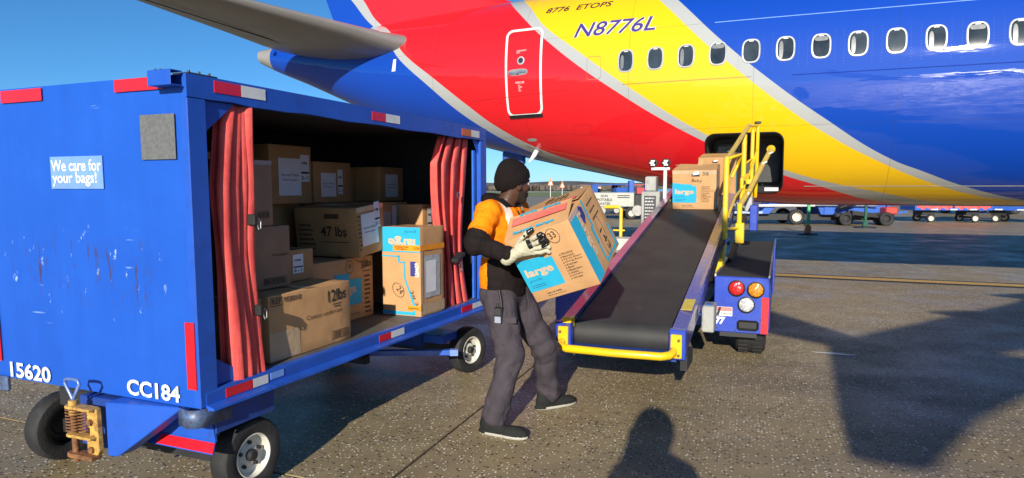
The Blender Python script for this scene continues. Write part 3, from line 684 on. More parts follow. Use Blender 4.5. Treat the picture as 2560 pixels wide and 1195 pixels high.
b = inc('tape-topped carton with a white sheet at the top of the front stack', -.70, -.255, .49, .815, 1.407, 1.782, CARD3, seed=3)
b.quad('+x', (.12, .10), (.46, .80), PAPER, .0022, 'paper_label'); b.lines('+x', .16, .72, 4, .07, .03, seed=2); b.frame('+x', (.62, .12), (.90, .22), INKBROWN, .003); b.bars('+x', .635, .135, .08, .025, INKBROWN, seed=8); b.quad('+x', (0, .93), (1, 1), CLEARTAPE, .0012, 'packing_tape'); b.done()
b = inc('small low carton with a square code label resting on the 12lbs carton', -.72, -.345, .985, 1.27, 1.036, 1.235, CARD2, seed=4)
b.code_label('+x', .30, .25, .10, .12, 'NBJ', 3); b.done()
b = inc('teal-printed carton marked 30lbs with a torn top edge, beside the 12lbs carton', -.97, -.42, 1.32, 2.055, Z0, 1.115, CARD, seed=5, top='open')
b.poly('+x', [(.36, .25), (.80, .25), (.80, .66), (.60, .66), (.60, .76), (.36, .78)], TEAL); b.text('+x', 'large', .43, .40, .20, .085, KRAFTINK, bold=.035, off=.0026); b.lines('+x', .85, .66, 9, .07, .034, INKBROWN, 5)
b.text('+x', '30lbs', .80, .80, .13, .055, INK, rot=8, bold=.01); b.quad('+x', (.82, .755), (.95, .768), INK, .0022, 'marker_line'); b.oval('+x', .60, .86, .045, .05); b.text('+x', '14', .585, .83, .03, .04); b.text('+x', 'Let us help.', .6, .08, .12, .018, INKBROWN)
o = b.done()
MB().add([(.276, .03, .232), (.276, .13, .226), (.29, .19, .19), (.284, .24, .20), (.276, .30, .222), (.20, .28, .25), (.19, .05, .255)], [(0, 1, 2, 6), (2, 3, 5, 6), (3, 4, 5)]).build('torn_flap', CARD2, o)
b = inc('heavy carton marked 47 lbs leaning across the load with a relief supplies sheet', -.88, -.34, 1.74, 2.10, 1.14, 1.50, CARD2, rx=.10, rz=.04, seed=6)
b.text('-y', '47 lbs', .42, .42, .22, .075, INK, bold=.01); b.quad('-y', (.42, .30), (.86, .312), INK, .0022, 'marker_line'); b.lines('-y', .06, .62, 7, .14, .035, INKBROWN, 7); b.frame('-y', (.48, .78), (.72, .88), INKBROWN, .003); b.quad('-y', (.49, .79), (.71, .87), INKBROWN, .0016, 'print_panel')
b.relief_label('+x', .14, .20, .22, .235); b.code_label('+x', .64, .52, .075, .19, 'NBJ', 4); b.lines('+x', .02, .8, 9, .03, .03, INKBROWN, 9); b.quad('+x', (0, .9), (1, 1), CLEARTAPE, .0012, 'packing_tape'); b.done()
b = inc('tall upside-down teal carton banded with orange courier tape by the far curtain', -.352, -.012, 2.085, 2.44, Z0, 1.333, CARD, seed=7, rz=-.015)
f = '-y'
b.quad(f, (0, .72), (1, 1), TEAL); b.text(f, 'large', .12, .10, .24, .085, KRAFTINK, bold=.035, off=.0026, flip=True); b.text(f, 'grande', .10, .028, .10, .028, TEALDK, off=.0026, flip=True)
b.quad(f, (.30, .735), (1, .80), ORANGETAPE, .0034, 'courier_tape'); b.text(f, 'INTERNATIONAL', .36, .768, .12, .013, INK, off=.0045, bold=.02); b.text(f, 'DOCUMENTS', .40, .745, .09, .013, INK, off=.0045, bold=.02); b.text(f, 'SOUTHW', .84, .755, .05, .018, INK, off=.0045, bold=.02)
tl = .012
for (a0, b0), (a1, b1) in (((0, .665), (.46, .68)), ((.42, .62), (.46, .68)), ((.42, .60), (.60, .615)), ((.56, .44), (.60, .615)), ((0, .012), (.86, .05)), ((.80, .05), (.86, .10))): b.quad(f, (a0, b0), (a1, b1), TEAL)
b.poly(f, [(.56, .44), (.60, .44), (.88, .10), (.82, .10)], TEAL)
b.poly(f, [(.74, .455), (.88, .455), (.88, .62), (.97, .54), (.88, .455), (.88, .62), (.74, .62)][:3]+[(.97, .54), (.88, .62), (.74, .62)], NAVY, .0018); b.text(f, "LOWE'S", .86, .60, .105, .035, PAPER, rot=-90, bold=.03, off=.0028)
b.oval(f, .42, .29, .062, .045, rot=-50); b.text(f, '24', .36, .30, .055, .045, INK, rot=-50); b.text(f, '3# 3', .72, .28, .12, .03, INK, rot=-65)
b.quad(f, (.66, .07), (1, .12), ORANGETAPE, .0034, 'courier_tape'); b.text(f, 'Southwest', .68, .083, .095, .016, INK, off=.0045, bold=.02)
f = '+x'
b.quad(f, (0, .74), (1, .80), ORANGETAPE, .0034, 'courier_tape'); b.quad(f, (.0, .06), (.10, .74), CLEARTAPE, .002, 'packing_tape'); b.quad(f, (.14, .20), (.80, .68), POUCH, .004, 'document_pouch'); b.quad(f, (.20, .26), (.62, .62), PAPER, .0055, 'paper_label'); b.quad(f, (0, .02), (1, .14), CLEARTAPE, .002, 'packing_tape'); b.done()
b = inc('carton with a large relief supplies sheet at the top of the back row', -1.30, -.86, 1.46, 1.91, 1.512, 1.935, CARD2, seed=8)
b.relief_label('+x', .20, .14, .24, .27); b.code_label('+x', .72, .38, .10, .20, 'NBJ', 6); b.done()
b = inc('dim carton with a sheet and tag in the middle of the back row', -1.40, -.93, 2.02, 2.50, 1.512, 1.835, CARD2, seed=9)
b.relief_label('+x', .18, .14, .19, .19); b.code_label('+x', .62, .2, .07, .20, 'NBJ', 7); b.done()
b = inc('carton with a relief supplies sheet at the far end of the back row', -1.28, -.80, 2.74, 3.12, 1.512, 1.81, CARD2, seed=10)
b.relief_label('+x', .22, .12, .20, .20); b.done()
b = inc('carton with a plastic document sleeve behind the 47 lbs carton', -1.0, -.60, 2.46, 2.86, 1.232, 1.548 if False else 1.508, CARD, seed=11)
b.quad('+x', (.04, .1), (.34, .72), POUCH, .003, 'document_pouch'); b.quad('+x', (.38, .06), (.66, .9), PAPER, .004, 'paper_label'); b.lines('+x', .42, .8, 5, .07, .03, seed=8); b.code_label('+x', .74, .2, .07, .18, 'NBJ', 9); b.done()
b = inc('small carton with white tags peeking over the orange-banded carton', -.57, -.33, 2.66, 3.04, 1.232, 1.49, CARD, seed=12)
b.code_label('+x', .20, .12, .07, .20, 'NBJ', 10); b.quad('+x', (.44, .14), (.80, .5), PAPER, .003, 'paper_label'); b.lines('+x', .48, .42, 3, .1, .03, seed=4); b.done()
inc('carton holding up the small tagged carton behind the far curtain', -1.0, -.36, 2.52, 3.12, Z0, 1.228, CARD2, seed=13).done()
b = inc('carton with a code label half hidden behind the near curtain hem', -.5, -.085, .24, .515, Z0, 1.03, CARD3, seed=14)
b.code_label('+x', .70, .03, .07, .17, 'MIA', 11); b.lines('+x', .72, .92, 6, .05, .04, INK, 7); b.done()
for k, (y0, y1) in enumerate(((.62, 1.28), (1.40, 1.98), (2.02, 2.50), (2.60, 3.12))):
    inc('lower carton against the back wall of the cart, %s from the near end' % ('first', 'second', 'third', 'fourth')[k], -1.46, -1.02, y0, y1, Z0, 1.08, CARD2, seed=20+k, group='cartons along the back wall').done()
    inc('middle carton against the back wall of the cart, %s from the near end' % ('first', 'second', 'third', 'fourth')[k], -1.45, -1.02, y0+.02, y1-.02, 1.084, 1.508, CARD2, seed=30+k, group='cartons along the back wall').done()

inc('shallow carton lying on the middle row behind the 47 lbs carton', -1.0, -.62, 2.0, 2.42, 1.119, 1.44, CARD2, seed=41).done()
inc('upper carton squeezed between the two sheeted cartons of the back row', -1.42, -1.06, 2.52, 2.72, 1.512, 1.80, CARD2, seed=42).done()
b = inc('dark carton standing on the back row behind the tape-topped carton', -1.40, -.95, .80, 1.40, 1.512, 1.86, CARD3, seed=43); b.relief_label('+x', .55, .2, .2, .2); b.done()
# the carton in the worker's arms
HELD = Carton('tilted open-flapped teal moving carton in the arms of the worker', (.337, 4.452, 1.27), (.46, .55, .46), (.414, -.333, -.512), CARD, top='open', seed=40)
b = HELD; b.moving_print('-y'); b.oval('-y', .70, .86, .042, .052, rot=15); b.text('-y', '33', .655, .815, .045, .045, INK, rot=12, bold=.01)
f = '+x'; b.quad(f, (0, .02), (.24, 1), TEAL); b.text(f, 'large', .205, .93, .30, .085, KRAFTINK, rot=-90, bold=.035, off=.0026)
for (a0, b0), (a1, b1) in (((.50, .60), (.54, 1)), ((.44, .36), (.50, .62)), ((.44, .10), (.48, .38)), ((.46, .05), (.96, .09)), ((.90, .09), (.95, .40))): b.quad(f, (a0, b0), (a1, b1), TEAL)
b.poly(f, [(.30, .90), (.37, .99), (.46, .93), (.45, .80), (.36, .72), (.31, .80)], NAVY, .0018); b.oval(f, .66, .36, .055, .14, rot=-8); b.text(f, '143', .62, .44, .15, .05, INK, rot=-80); b.lines(f, .60, .86, 3, .16, .05, INK, 6, h=.2); b.quad(f, (0, .94), (.34, 1), CLEARTAPE, .002, 'packing_tape')
o = b.done()
hx, hy, hz = .23, .275, .23
fl = MB()   # four flaps: front pair raised, rear folded in
fl.add([(-hx, -hy, hz), (hx*.98, -hy, hz), (hx*.98, -hy+.21, hz+.055), (-hx*.97, -hy+.20, hz+.075)], [(0, 1, 2, 3)])
a = fl.build('flap', CARD, o); sd = a.modifiers.new('s', 'SOLIDIFY'); sd.thickness = .005
fl = MB(); fl.add([(-hx, hy, hz), (hx, hy, hz), (hx*.99, hy-.265, hz+.022), (-hx*.98, hy-.265, hz+.03)], [(0, 3, 2, 1)]); a = fl.build('flap', CARD2, o); sd = a.modifiers.new('s', 'SOLIDIFY'); sd.thickness = .005
fl = MB(); fl.add([(-hx, -hy+.01, hz-.002), (-hx, hy-.01, hz-.002), (-hx+.19, hy-.02, hz+.018), (-hx+.19, -hy+.02, hz+.018)], [(0, 1, 2, 3)]); a = fl.build('flap', CARD2, o); sd = a.modifiers.new('s', 'SOLIDIFY'); sd.thickness = .005
k = MB(); k.add([(-.19, -hy+.10, hz+.0455), (.20, -hy+.10, hz+.037), (.20, -hy+.165, hz+.053), (-.19, -hy+.165, hz+.071)], [(0, 1, 2, 3)]); k.build('fragile_tape', PINKTAPE, o)
k = MB()
def flp(x, t): return Vector((x, -hy+.21*t, hz+.006+(.055+.02*(.23-x)/.46)*t))
for xa, t0, wd_, txt in ((-.17, .12, .15, 'large'), (.0, .12, .13, 'large'), (-.15, .84, .13, 'grande'), (.02, .84, .13, 'grande')):
    put_text(k, txt, (0, 0, 0), (1, 0, 0), (0, 1, 0), wd_, .14, .05, fn=lambda p, q, xa=xa, t0=t0: flp(xa+p, t0+q))
k.build('flap_print', TEAL, o)
k = MB(); k.add([(-hx+.03, 0.0, hz+.0375), (hx-.02, 0.0, hz+.031), (hx-.02, .05, hz+.028), (-hx+.03, .05, hz+.033)], [(0, 1, 2, 3)]); k.build('flap_tape', PINKTAPE, o)
k = MB()
for r_ in range(5):
    k.add([(-.05+r_*.035, .10, hz+.032-r_*.0007), (-.035+r_*.035, .10, hz+.032-r_*.0007), (-.035+r_*.035, .2, hz+.018), (-.05+r_*.035, .2, hz+.018)], [(0, 1, 2, 3)])
k.build('flap_print', INKBROWN, o)

# ------------------------------------------------------------------ the airliner (local x = aft, local y = towards the camera side)
AX = empty('airliner', (5.421, 12.506, 0), R(158))
tag(AX, 'blue, red and yellow striped jet airliner parked tail to the left', 'airliner')
ST = [-30, -27, -24, -1, 0, 1, 2, 3, 4, 5, 6, 7, 8, 9, 10, 11, 12, 12.4]
ZBT = [2.6, 1.75, 1.33, 1.33, 1.33, 1.38, 1.53, 1.73, 1.94, 2.15, 2.385, 2.64, 2.91, 3.23, 3.64, 4.06, 4.45, 4.64]
def hermite(xs, ys):
    xs, ys = np.array(xs, float), np.array(ys, float); d = np.diff(ys)/np.diff(xs); m = np.zeros(len(xs))
    m[1:-1] = np.where(d[:-1]*d[1:] > 0, 2*d[:-1]*d[1:]/np.where(np.abs(d[:-1]+d[1:]) < 1e-9, 1, d[:-1]+d[1:]), 0); m[0] = d[0]; m[-1] = d[-1]
    def f(x):
        x = min(max(x, xs[0]), xs[-1]); i = min(max(int(np.searchsorted(xs, x))-1, 0), len(xs)-2); h = xs[i+1]-xs[i]; t = (x-xs[i])/h
        return float((2*t**3-3*t**2+1)*ys[i]+(t**3-2*t**2+t)*h*m[i]+(-2*t**3+3*t**2)*ys[i+1]+(t**3-t**2)*h*m[i+1])
    return f
fzb = hermite(ST, ZBT)
def fzt(s):
    if s < -24: return 5.46-1.6*((-24-s)/6)**2
    return 5.46 if s < 4 else 5.46-.5*min((s-4)/8.4, 1)**1.5
def fhw(s):
    if s < -24: return max(.35, 1.88*math.sqrt(max(0, 1-((-24-s)/6.3)**2)))
    return 1.88 if s < .5 else .17+1.71*(1-min((s-.5)/11.9, 1)**1.7)
def fsurf(s, z, off=0.):
    """point on the camera side skin at station s and height z"""
    zb, zt = fzb(s), fzt(s); c, h = (zb+zt)/2, (zt-zb)/2; k = max(-1, min(1, (z-c)/h)); n = fhw(s)*math.sqrt(1-k*k)
    nrm = Vector((0, n/fhw(s)**2, (z-c)/h**2)).normalized(); return Vector((s, n, z))+nrm*off
def fnormal(p):
    s = p[0]; e = 1e-3
    def g(a, b, c):
        zb, zt = fzb(a), fzt(a); return (b/fhw(a))**2+((c-(zb+zt)/2)/((zt-zb)/2))**2
    return Vector(((g(s+e, p[1], p[2])-g(s-e, p[1], p[2])), (g(s, p[1]+e, p[2])-g(s, p[1]-e, p[2])), (g(s, p[1], p[2]+e)-g(s, p[1], p[2]-e)))).normalized()
# livery: boundaries given as station against height
LIV = {'A': [(1.2, -4.6), (1.44, -3.04), (1.65, -2.18), (1.9, -1.51), (2.06, -1.11), (2.74, -.05), (3.38, .78), (4.01, 1.48), (4.82, 2.25), (5.5, 2.9), (6.5, 3.8)],
       'B': [(1.2, -4.3), (1.42, -3.02), (1.49, -2.49), (1.66, -1.84), (2.07, -.86), (2.49, -.11), (2.99, .59), (3.65, 1.37), (3.92, 1.67), (4.86, 2.57), (5.5, 3.2), (6.5, 4.1)],
       'C': [(1.2, -3.0), (1.43, -1.65), (1.55, -1.07), (1.68, -.43), (1.94, .48), (2.52, 1.69), (3.38, 3.03), (4.10, 4.01), (4.59, 4.65), (5.03, 5.05), (5.35, 5.41), (6.5, 6.5)],
       'D': [(1.2, -2.6), (1.35, -1.54), (1.45, -.8), (1.55, -.45), (1.69, -.02), (1.85, .48), (2.40, 1.71), (3.4, 3.37), (4.33, 4.60), (4.90, 5.22), (5.39, 5.75), (6.5, 6.9)],
       'E': [(1.2, 1.6), (1.75, 3.0), (2.24, 4.53), (2.48, 5.11), (2.84, 5.75), (3.25, 6.30), (3.77, 6.98), (4.32, 7.73), (5.04, 8.5), (5.2, 8.87), (5.86, 9.43), (6.5, 10.0)],
       'F': [(1.2, 2.0), (1.75, 3.6), (2.37, 5.24), (2.86, 6.13), (3.79, 7.32), (4.23, 7.86), (4.93, 8.55), (5.11, 8.97), (5.9, 9.77), (6.5, 10.35)]}
def m_livery():
    x = NT('airliner_paint'); b = x.b
    sep = x.n('SeparateXYZ'); x.l(x.obj(), sep.inputs[0]); S, Z = sep.outputs[0], sep.outputs[2]
    zn = x.mapr(Z, 1.0, 7.0)
    blue, white, yel, red = (.002, .050, .37), (.37, .38, .37), (.80, .47, .003), (.68, .009, .015)
    c = None
    seq = [('A', white), ('B', yel), ('C', white), ('D', red), ('E', white), ('F', blue)]
    c = blue
    for k, colr in seq:
        fc = x.n('FloatCurve'); cu = fc.mapping.curves[0]; pts = LIV[k]
        tozn = lambda z: (z-1.0)/6.0
        tos = lambda s: (s+6)/18.0
        cu.points[0].location = (0, tos(pts[0][1])); cu.points[1].location = (1, tos(pts[-1][1]))
        for z, s in pts: cu.points.new(tozn(z), tos(s))
        for p in cu.points: p.handle_type = 'AUTO'
        fc.mapping.use_clip = False; fc.mapping.update(); x.l(zn, fc.inputs['Value'])
        g = x.math('ADD', x.math('MULTIPLY', fc.outputs[0], 18.0), -6.0)
        msk = x.mapr(x.math('SUBTRACT', S, g), -.006, .006)
        c = x.mix(msk, c, colr)
    c = x.mix(x.mapr(S, 11.93, 11.94), c, (.27, .26, .24))
    fr = x.math('FRACT', x.math('DIVIDE', x.math('ADD', S, 20.35), 2.03)); jn = x.mapr(x.math('ABSOLUTE', x.math('SUBTRACT', fr, .5)), .0028, .0018)
    for zl in (2.62, 4.32): jn = x.math('MAXIMUM', jn, x.mapr(x.math('ABSOLUTE', x.math('SUBTRACT', Z, zl)), .0045, .003))
    c = x.mix(x.math('MULTIPLY', jn, .38), c, (.03, .025, .03))
    grime = x.mapr(x.noise(.9, 5, vec=x.map((.35, 1, 1.5))), .45, .8)
    belly = x.mapr(Z, 2.1, 1.45)
    c = x.mix(x.math('MULTIPLY', x.math('MULTIPLY', grime, belly), .35), c, (.06, .05, .045))
    x.l(c, b.inputs['Base Color'])
    b.inputs['Roughness'].default_value = .6; b.inputs['Coat Weight'].default_value = 1.0; b.inputs['Coat Roughness'].default_value = .03; b.inputs['Specular IOR Level'].default_value = .15
    # slightly pillowed skin panels between frames and stringers
    w1 = x.noise(1.3, 3, vec=x.map((.55, 1, 2.2))); w2 = x.noise(3.4, 2, vec=x.map((.6, 1, 3.0)))
    h = x.math('ADD', x.math('MULTIPLY', w1, 1.0), x.math('MULTIPLY', w2, .25))
    bp = x.n('Bump'); bp.inputs['Strength'].default_value = .3; bp.inputs['Distance'].default_value = .02
    x.l(h, bp.inputs['Height']); x.l(bp.outputs[0], b.inputs['Coat Normal'])
    bp2 = x.n('Bump'); bp2.inputs['Strength'].default_value = .05; bp2.inputs['Distance'].default_value = .03
    x.l(h, bp2.inputs['Height']); x.l(bp2.outputs[0], b.inputs['Normal'])
    return x.m
LIVERY = m_livery()
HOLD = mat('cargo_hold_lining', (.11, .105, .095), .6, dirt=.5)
stn = list(np.arange(-30, -8, 1.0))+list(np.arange(-8, 12.41, .2))
mb = MB(); n = 72; vs = []
for s in stn:
    zb, zt, hw = fzb(s), fzt(s), fhw(s)
    for k in range(n):
        t = 2*math.pi*k/n; vs.append((s, hw*math.cos(t), (zb+zt)/2+(zt-zb)/2*math.sin(t)))
m_ = len(stn)
mb.add(vs, [(i*n+k, (i+1)*n+k, (i+1)*n+(k+1) % n, i*n+(k+1) % n) for i in range(m_-1) for k in range(n)]+[tuple(range(n)), tuple((m_-1)*n+k for k in range(n))])
fus = mb.build('fuselage', [LIVERY, HOLD], AX)
# cargo opening cut through the skin
CS, CZ, CW, CH, CR = 1.10, 2.04, 1.22, .96, .15
def rrect(cx, cy, wd, ht, r, n=6):
    P = []
    for sx, sy, a0 in ((1, 1, 0), (-1, 1, 90), (-1, -1, 180), (1, -1, 270)):
        for k in range(n+1):
            a = R(a0+90*k/n); P.append((cx+sx*(wd/2-r)+r*math.cos(a), cy+sy*(ht/2-r)+r*math.sin(a)))
    Q = []
    for i, p in enumerate(P):
        q = P[(i+1) % len(P)]; Q.append(p)
        if (i+1) % (n+1) == 0: Q += [(p[0]+(q[0]-p[0])*k/9, p[1]+(q[1]-p[1])*k/9) for k in range(1, 9)]
    return Q
cu = MB(); pr = rrect(CS, CZ, CW, CH, CR); cu.prism([(a, .35, b) for a, b in pr], (0, 2.2, 0)); cut = cu.build('cutter', HOLD)
cut.parent = AX
bo = fus.modifiers.new('b', 'BOOLEAN'); bo.operation = 'DIFFERENCE'; bo.object = cut; bo.solver = 'EXACT'; bo.material_mode = 'TRANSFER'
bpy.context.view_layer.update()
me = bpy.data.meshes.new_from_object(fus.evaluated_get(bpy.context.evaluated_depsgraph_get())); fus.modifiers.clear(); fus.data = me; me.name = 'fuselage'
bpy.data.objects.remove(cut)
def skinpoint(p):
    zb, zt = fzb(p[0]), fzt(p[0]); return abs((p[1]/fhw(p[0]))**2+((p[2]-(zb+zt)/2)/((zt-zb)/2))**2-1) < .04
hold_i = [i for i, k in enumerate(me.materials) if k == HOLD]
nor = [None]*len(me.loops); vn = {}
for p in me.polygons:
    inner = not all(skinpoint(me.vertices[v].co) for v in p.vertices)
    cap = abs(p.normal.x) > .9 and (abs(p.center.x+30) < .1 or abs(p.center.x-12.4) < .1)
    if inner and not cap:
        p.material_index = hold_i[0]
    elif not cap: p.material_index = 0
    for li in p.loop_indices:
        if inner or cap: nor[li] = p.normal.copy()
        else:
            v = me.loops[li].vertex_index
            if v not in vn: vn[v] = fnormal(me.vertices[v].co)
            nor[li] = vn[v]
me.shade_smooth(); me.normals_split_custom_set([tuple(v) for v in nor])
# rim round the opening and hold fittings
def on_skin(P, off): return [fsurf(a, b, off) for a, b in P]
def patch(P, off, m, name, parent):
    n = len(P); cx, cz = sum(a for a, _ in P)/n, sum(b for _, b in P)/n; mb = MB(); vs = []
    for k in (1., .7, .35): vs += on_skin([(cx+(a-cx)*k, cz+(b-cz)*k) for a, b in P], off)
    vs.append(fsurf(cx, cz, off))
    mb.add(vs, [(j*n+i, j*n+(i+1) % n, (j+1)*n+(i+1) % n, (j+1)*n+i) for j in (0, 1) for i in range(n)]+[(2*n+i, 2*n+(i+1) % n, 3*n) for i in range(n)]); return mb.build(name, m, parent, smooth=40)
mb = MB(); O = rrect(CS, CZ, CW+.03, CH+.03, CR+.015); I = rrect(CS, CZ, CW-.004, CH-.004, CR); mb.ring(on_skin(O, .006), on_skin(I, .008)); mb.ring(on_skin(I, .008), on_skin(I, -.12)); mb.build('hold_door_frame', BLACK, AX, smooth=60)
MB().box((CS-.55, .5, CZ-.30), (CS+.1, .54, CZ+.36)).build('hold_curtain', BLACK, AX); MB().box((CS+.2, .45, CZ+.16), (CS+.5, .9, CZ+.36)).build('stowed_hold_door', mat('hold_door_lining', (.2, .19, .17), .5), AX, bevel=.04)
MB().tube([(CS+.1, .8, CZ+.45), (CS+.12, .9, CZ+.2), (CS+.3, 1., CZ+.25)], .03, 8).build('hold_actuator', GALV, AX)
MB().box((CS-.56, 1.50, CZ-.455), (CS-.35, 1.545, CZ-.40)).build('door_latch', WHITE, AX)
# passenger windows
WSIL = mat('window_frame_white', (.46, .47, .47), .3, metal=.2); GLASS = None
def m_glass():
    x = NT('cabin_window_pane'); x.l(x.mix(x.mapr(x.noise(2.5, 3), .3, .7), (.012, .016, .02), (.05, .065, .075)), x.b.inputs['Base Color']); x.b.inputs['Roughness'].default_value = .09; x.b.inputs['Coat Weight'].default_value = .6; return x.m
GLASS = m_glass()
def sell(cx, cz, a, b, e=3.0, n=28):
    P = []
    for k in range(n):
        t = 2*math.pi*k/n; c, s_ = math.cos(t), math.sin(t); P.append((cx+a*math.copysign(abs(c)**(2/e), c), cz+b*math.copysign(abs(s_)**(2/e), s_)))
    return P
BLIND = mat('window_reveal_grey', (.17, .18, .185), .3, coat=.5)
for i in range(-8, 17):
    if i < 0: continue
    s = (6-i)*.508; zc = 3.795
    mb = MB(); A = sell(s, zc, .143, .196); B = sell(s, zc, .134, .187); C = sell(s, zc, .118, .171)
    mb.ring(on_skin(A, .002), on_skin(B, .011)); mb.ring(on_skin(B, .011), on_skin(C, .010)); mb.ring(on_skin(C, .010), on_skin(C, .001)); wn = mb.build('window', WSIL, AX, smooth=40)
    patch(C, .0025, GLASS, 'pane', wn)
    mb = MB()
    if i in (0, 2, 5, 7, 9, 11, 13): patch([(a, b) for a, b in sell(s+.062, zc-.02, .030, .12+.01*(i % 3), 2.5)], .0045, BLIND, 'blind', wn)
    if i in (3, 6, 10): patch(sell(s, zc+.115, .095, .035, 3.5), .0045, BLIND, 'blind', wn)
    mb.add([fsurf(s-.035, zc+.150, .009), fsurf(s+.035, zc+.150, .009), fsurf(s+.035, zc+.163, .009), fsurf(s-.035, zc+.163, .009)], [(0, 1, 2, 3)]); mb.build('shade_clip', WHITE, wn)
RIV = mat('rivet_heads', (.03, .11, .46), .5, spec=.3)  # slightly paler than the skin, sun glint put into the colour
for i in range(4, 16):
    for ds in (-.19, .19):
        s = (6-i)*.508+ds; mb = MB()
        for k in range(13):
            z = 3.50+k*.045; mb.add([fsurf(s-.0045, z-.0045, .002), fsurf(s+.0045, z-.0045, .002), fsurf(s+.0045, z+.0045, .002), fsurf(s-.0045, z+.0045, .002)], [(0, 1, 2, 3)])
        mb.build('rivet_row', RIV, AX)['kind'] = 'stuff'
# aft service door: painted outline, porthole, handle, sill brush
DP = rrect(5.0, 3.775, .76, 1.60, .14, 8); DI = rrect(5.0, 3.775, .67, 1.51, .10, 8); DG = rrect(5.0, 3.775, .655, 1.495, .095, 8)
def skew(P): return [(a+.03*((b-3.775)/.8)**2, b) for a, b in P]
dn = len(DP); mb = MB(); mb.ring(on_skin(skew(DP), .003), on_skin(skew(DI), .003)); dr = mb.build('door_outline', mat('door_outline_white', (.78, .77, .74), .4), AX)
mb = MB(); mb.ring(on_skin(skew(DI), .0035), on_skin(skew(DG), .0035)); mb.build('door_gap', mat('dark_red_gap', (.16, .01, .012), .5), dr)
mb = MB(); mb.ring(on_skin(sell(5.05, 3.97, .075, .075, 2), .004), on_skin(sell(5.05, 3.97, .05, .05, 2), .008)); p_ = mb.build('porthole', WSIL, dr); patch(sell(5.05, 3.97, .052, .052, 2), .004, GLASS, 'pane', p_)
patch(sell(5.11, 3.765, .20, .058, 3), .003, mat('handle_grey', (.34, .34, .33), .35, metal=.4), 'handle_recess', dr)
MB().add(on_skin([(5.30, 3.735), (5.13, 3.735), (5.08, 3.75), (4.94, 3.75), (4.94, 3.785), (5.10, 3.79), (5.15, 3.775), (5.30, 3.775)], .02), [tuple(range(8))]).build('handle', STEEL, dr)
MB().add(on_skin([(5.16, 3.735), (5.09, 3.715), (5.09, 3.73), (5.16, 3.75)], .010), [(0, 1, 2, 3)]).build('handle_shadow_patch', BLACK, dr)  # black patch drawn as the shadow under the handle
mb = MB()
for k in range(34):
    s = 4.67+k*.0205; mb.add([fsurf(s, 3.005, .012), fsurf(s+.013, 3.005, .012), fsurf(s+.013, 2.945+.012*random.random(), .02), fsurf(s, 2.945, .02)], [(0, 1, 2, 3)])
mb.add(on_skin([(4.66, 2.95), (5.38, 2.95), (5.38, 3.01), (4.66, 3.01)], .008), [(0, 1, 2, 3)]); mb.build('sill_brush', BLACK, dr)
def skin_text(t, s0, z0, wd, ht, m, name='lettering', bold=0., shear=0., off=.007, rot=0., parent=AX):
    mb = MB(); c, sn = math.cos(rot), math.sin(rot)
    put_text(mb, t, (0, 0, 0), (1, 0, 0), (0, 1, 0), wd, ht, bold, shear, fn=lambda a, b: fsurf(s0-(a*c-b*sn), z0+a*sn+b*c, off)); return mb.build(name, m, parent)
VIOLET = mat('violet_registration', (.05, .035, .21), .4)
mb_w = skin_text('N8776L', 4.03, 4.285, 1.46, .265, VIOLET, bold=.012, shear=.28)
mb_o = skin_text('N8776L', 4.045, 4.278, 1.49, .28, mat('pale_outline', (.75, .68, .45), .5), 'lettering_outline', bold=.05, shear=.28, off=.0045)
skin_text('8776  ETOPS', 4.68, 4.845, 1.27, .11, mat('black_lettering', (.03, .02, .03), .5), bold=.01, shear=.25)
WL = mat('white_small_print', (.72, .68, .66), .5)
skin_text('EMERGENCY\nEXIT', 5.14, 4.105, .20, .06, WL, parent=dr); skin_text('RESCUE', 5.16, 3.56, .18, .035, WL, parent=dr); skin_text('PULL\nHANDLE\nOUT\nTURN', 5.11, 3.42, .08, .12, WL, parent=dr)
# lap joints, access panels, drain mast, lights
def strip(P, wd, m, name, off=.0025):
    mb = MB(); L_ = [fsurf(s, z+wd/2, off) for s, z in P]; R_ = [fsurf(s, z-wd/2, off) for s, z in P]; k = len(P); mb.add(L_+R_, [(i, i+1, k+i+1, k+i) for i in range(k-1)]); return mb.build(name, m, AX)
SEAMM = mat('skin_lap_line', (.22, .14, .05), .5); SEAMB = mat('blue_lap_line', (.006, .03, .24), .7, spec=.1); SEAMR = mat('red_lap_line', (.40, .008, .012), .4)  # darker seam colours for lap joints and panel outlines
strip([(1.0+.3*k, 3.39+.002*k) for k in range(8)], .010, SEAMM, 'lap_joint'); strip([(3.45+.3*k, 3.40-.01*k) for k in range(10)], .010, SEAMR, 'lap_joint')
strip([(-8+.4*k, 4.32) for k in range(25)], .012, mat('painted_lap_glint', (.2, .35, .8), .15), 'lap_joint'); strip([(-8+.4*k, 3.38) for k in range(22)], .012, SEAMB, 'lap_joint')  # upper lap strip is brighter: its glint is painted into the colour
LINEW = mat('pale_line_colour', (.62, .60, .56), .3)  # pale horizontal line low on the skin
strip([(-10+.35*k, 1.665) for k in range(30)], .010, LINEW, 'pale_line'); strip([(.8+.0+.3*k, 1.70+.0*k) for k in range(1)]+[(1.85, 1.735), (2.4, 1.80), (3.0, 1.9), (3.6, 2.03), (4.2, 2.17), (4.7, 2.30)][0:0]+[(.81, 1.70)], .01, LINEW, 'pale_line')
strip([(1.85, 1.78), (2.4, 1.85), (3.0, 1.96), (3.6, 2.09), (4.2, 2.23), (4.7, 2.35)], .010, mat('red_edge_glint', (.85, .12, .10), .2), 'lap_joint')
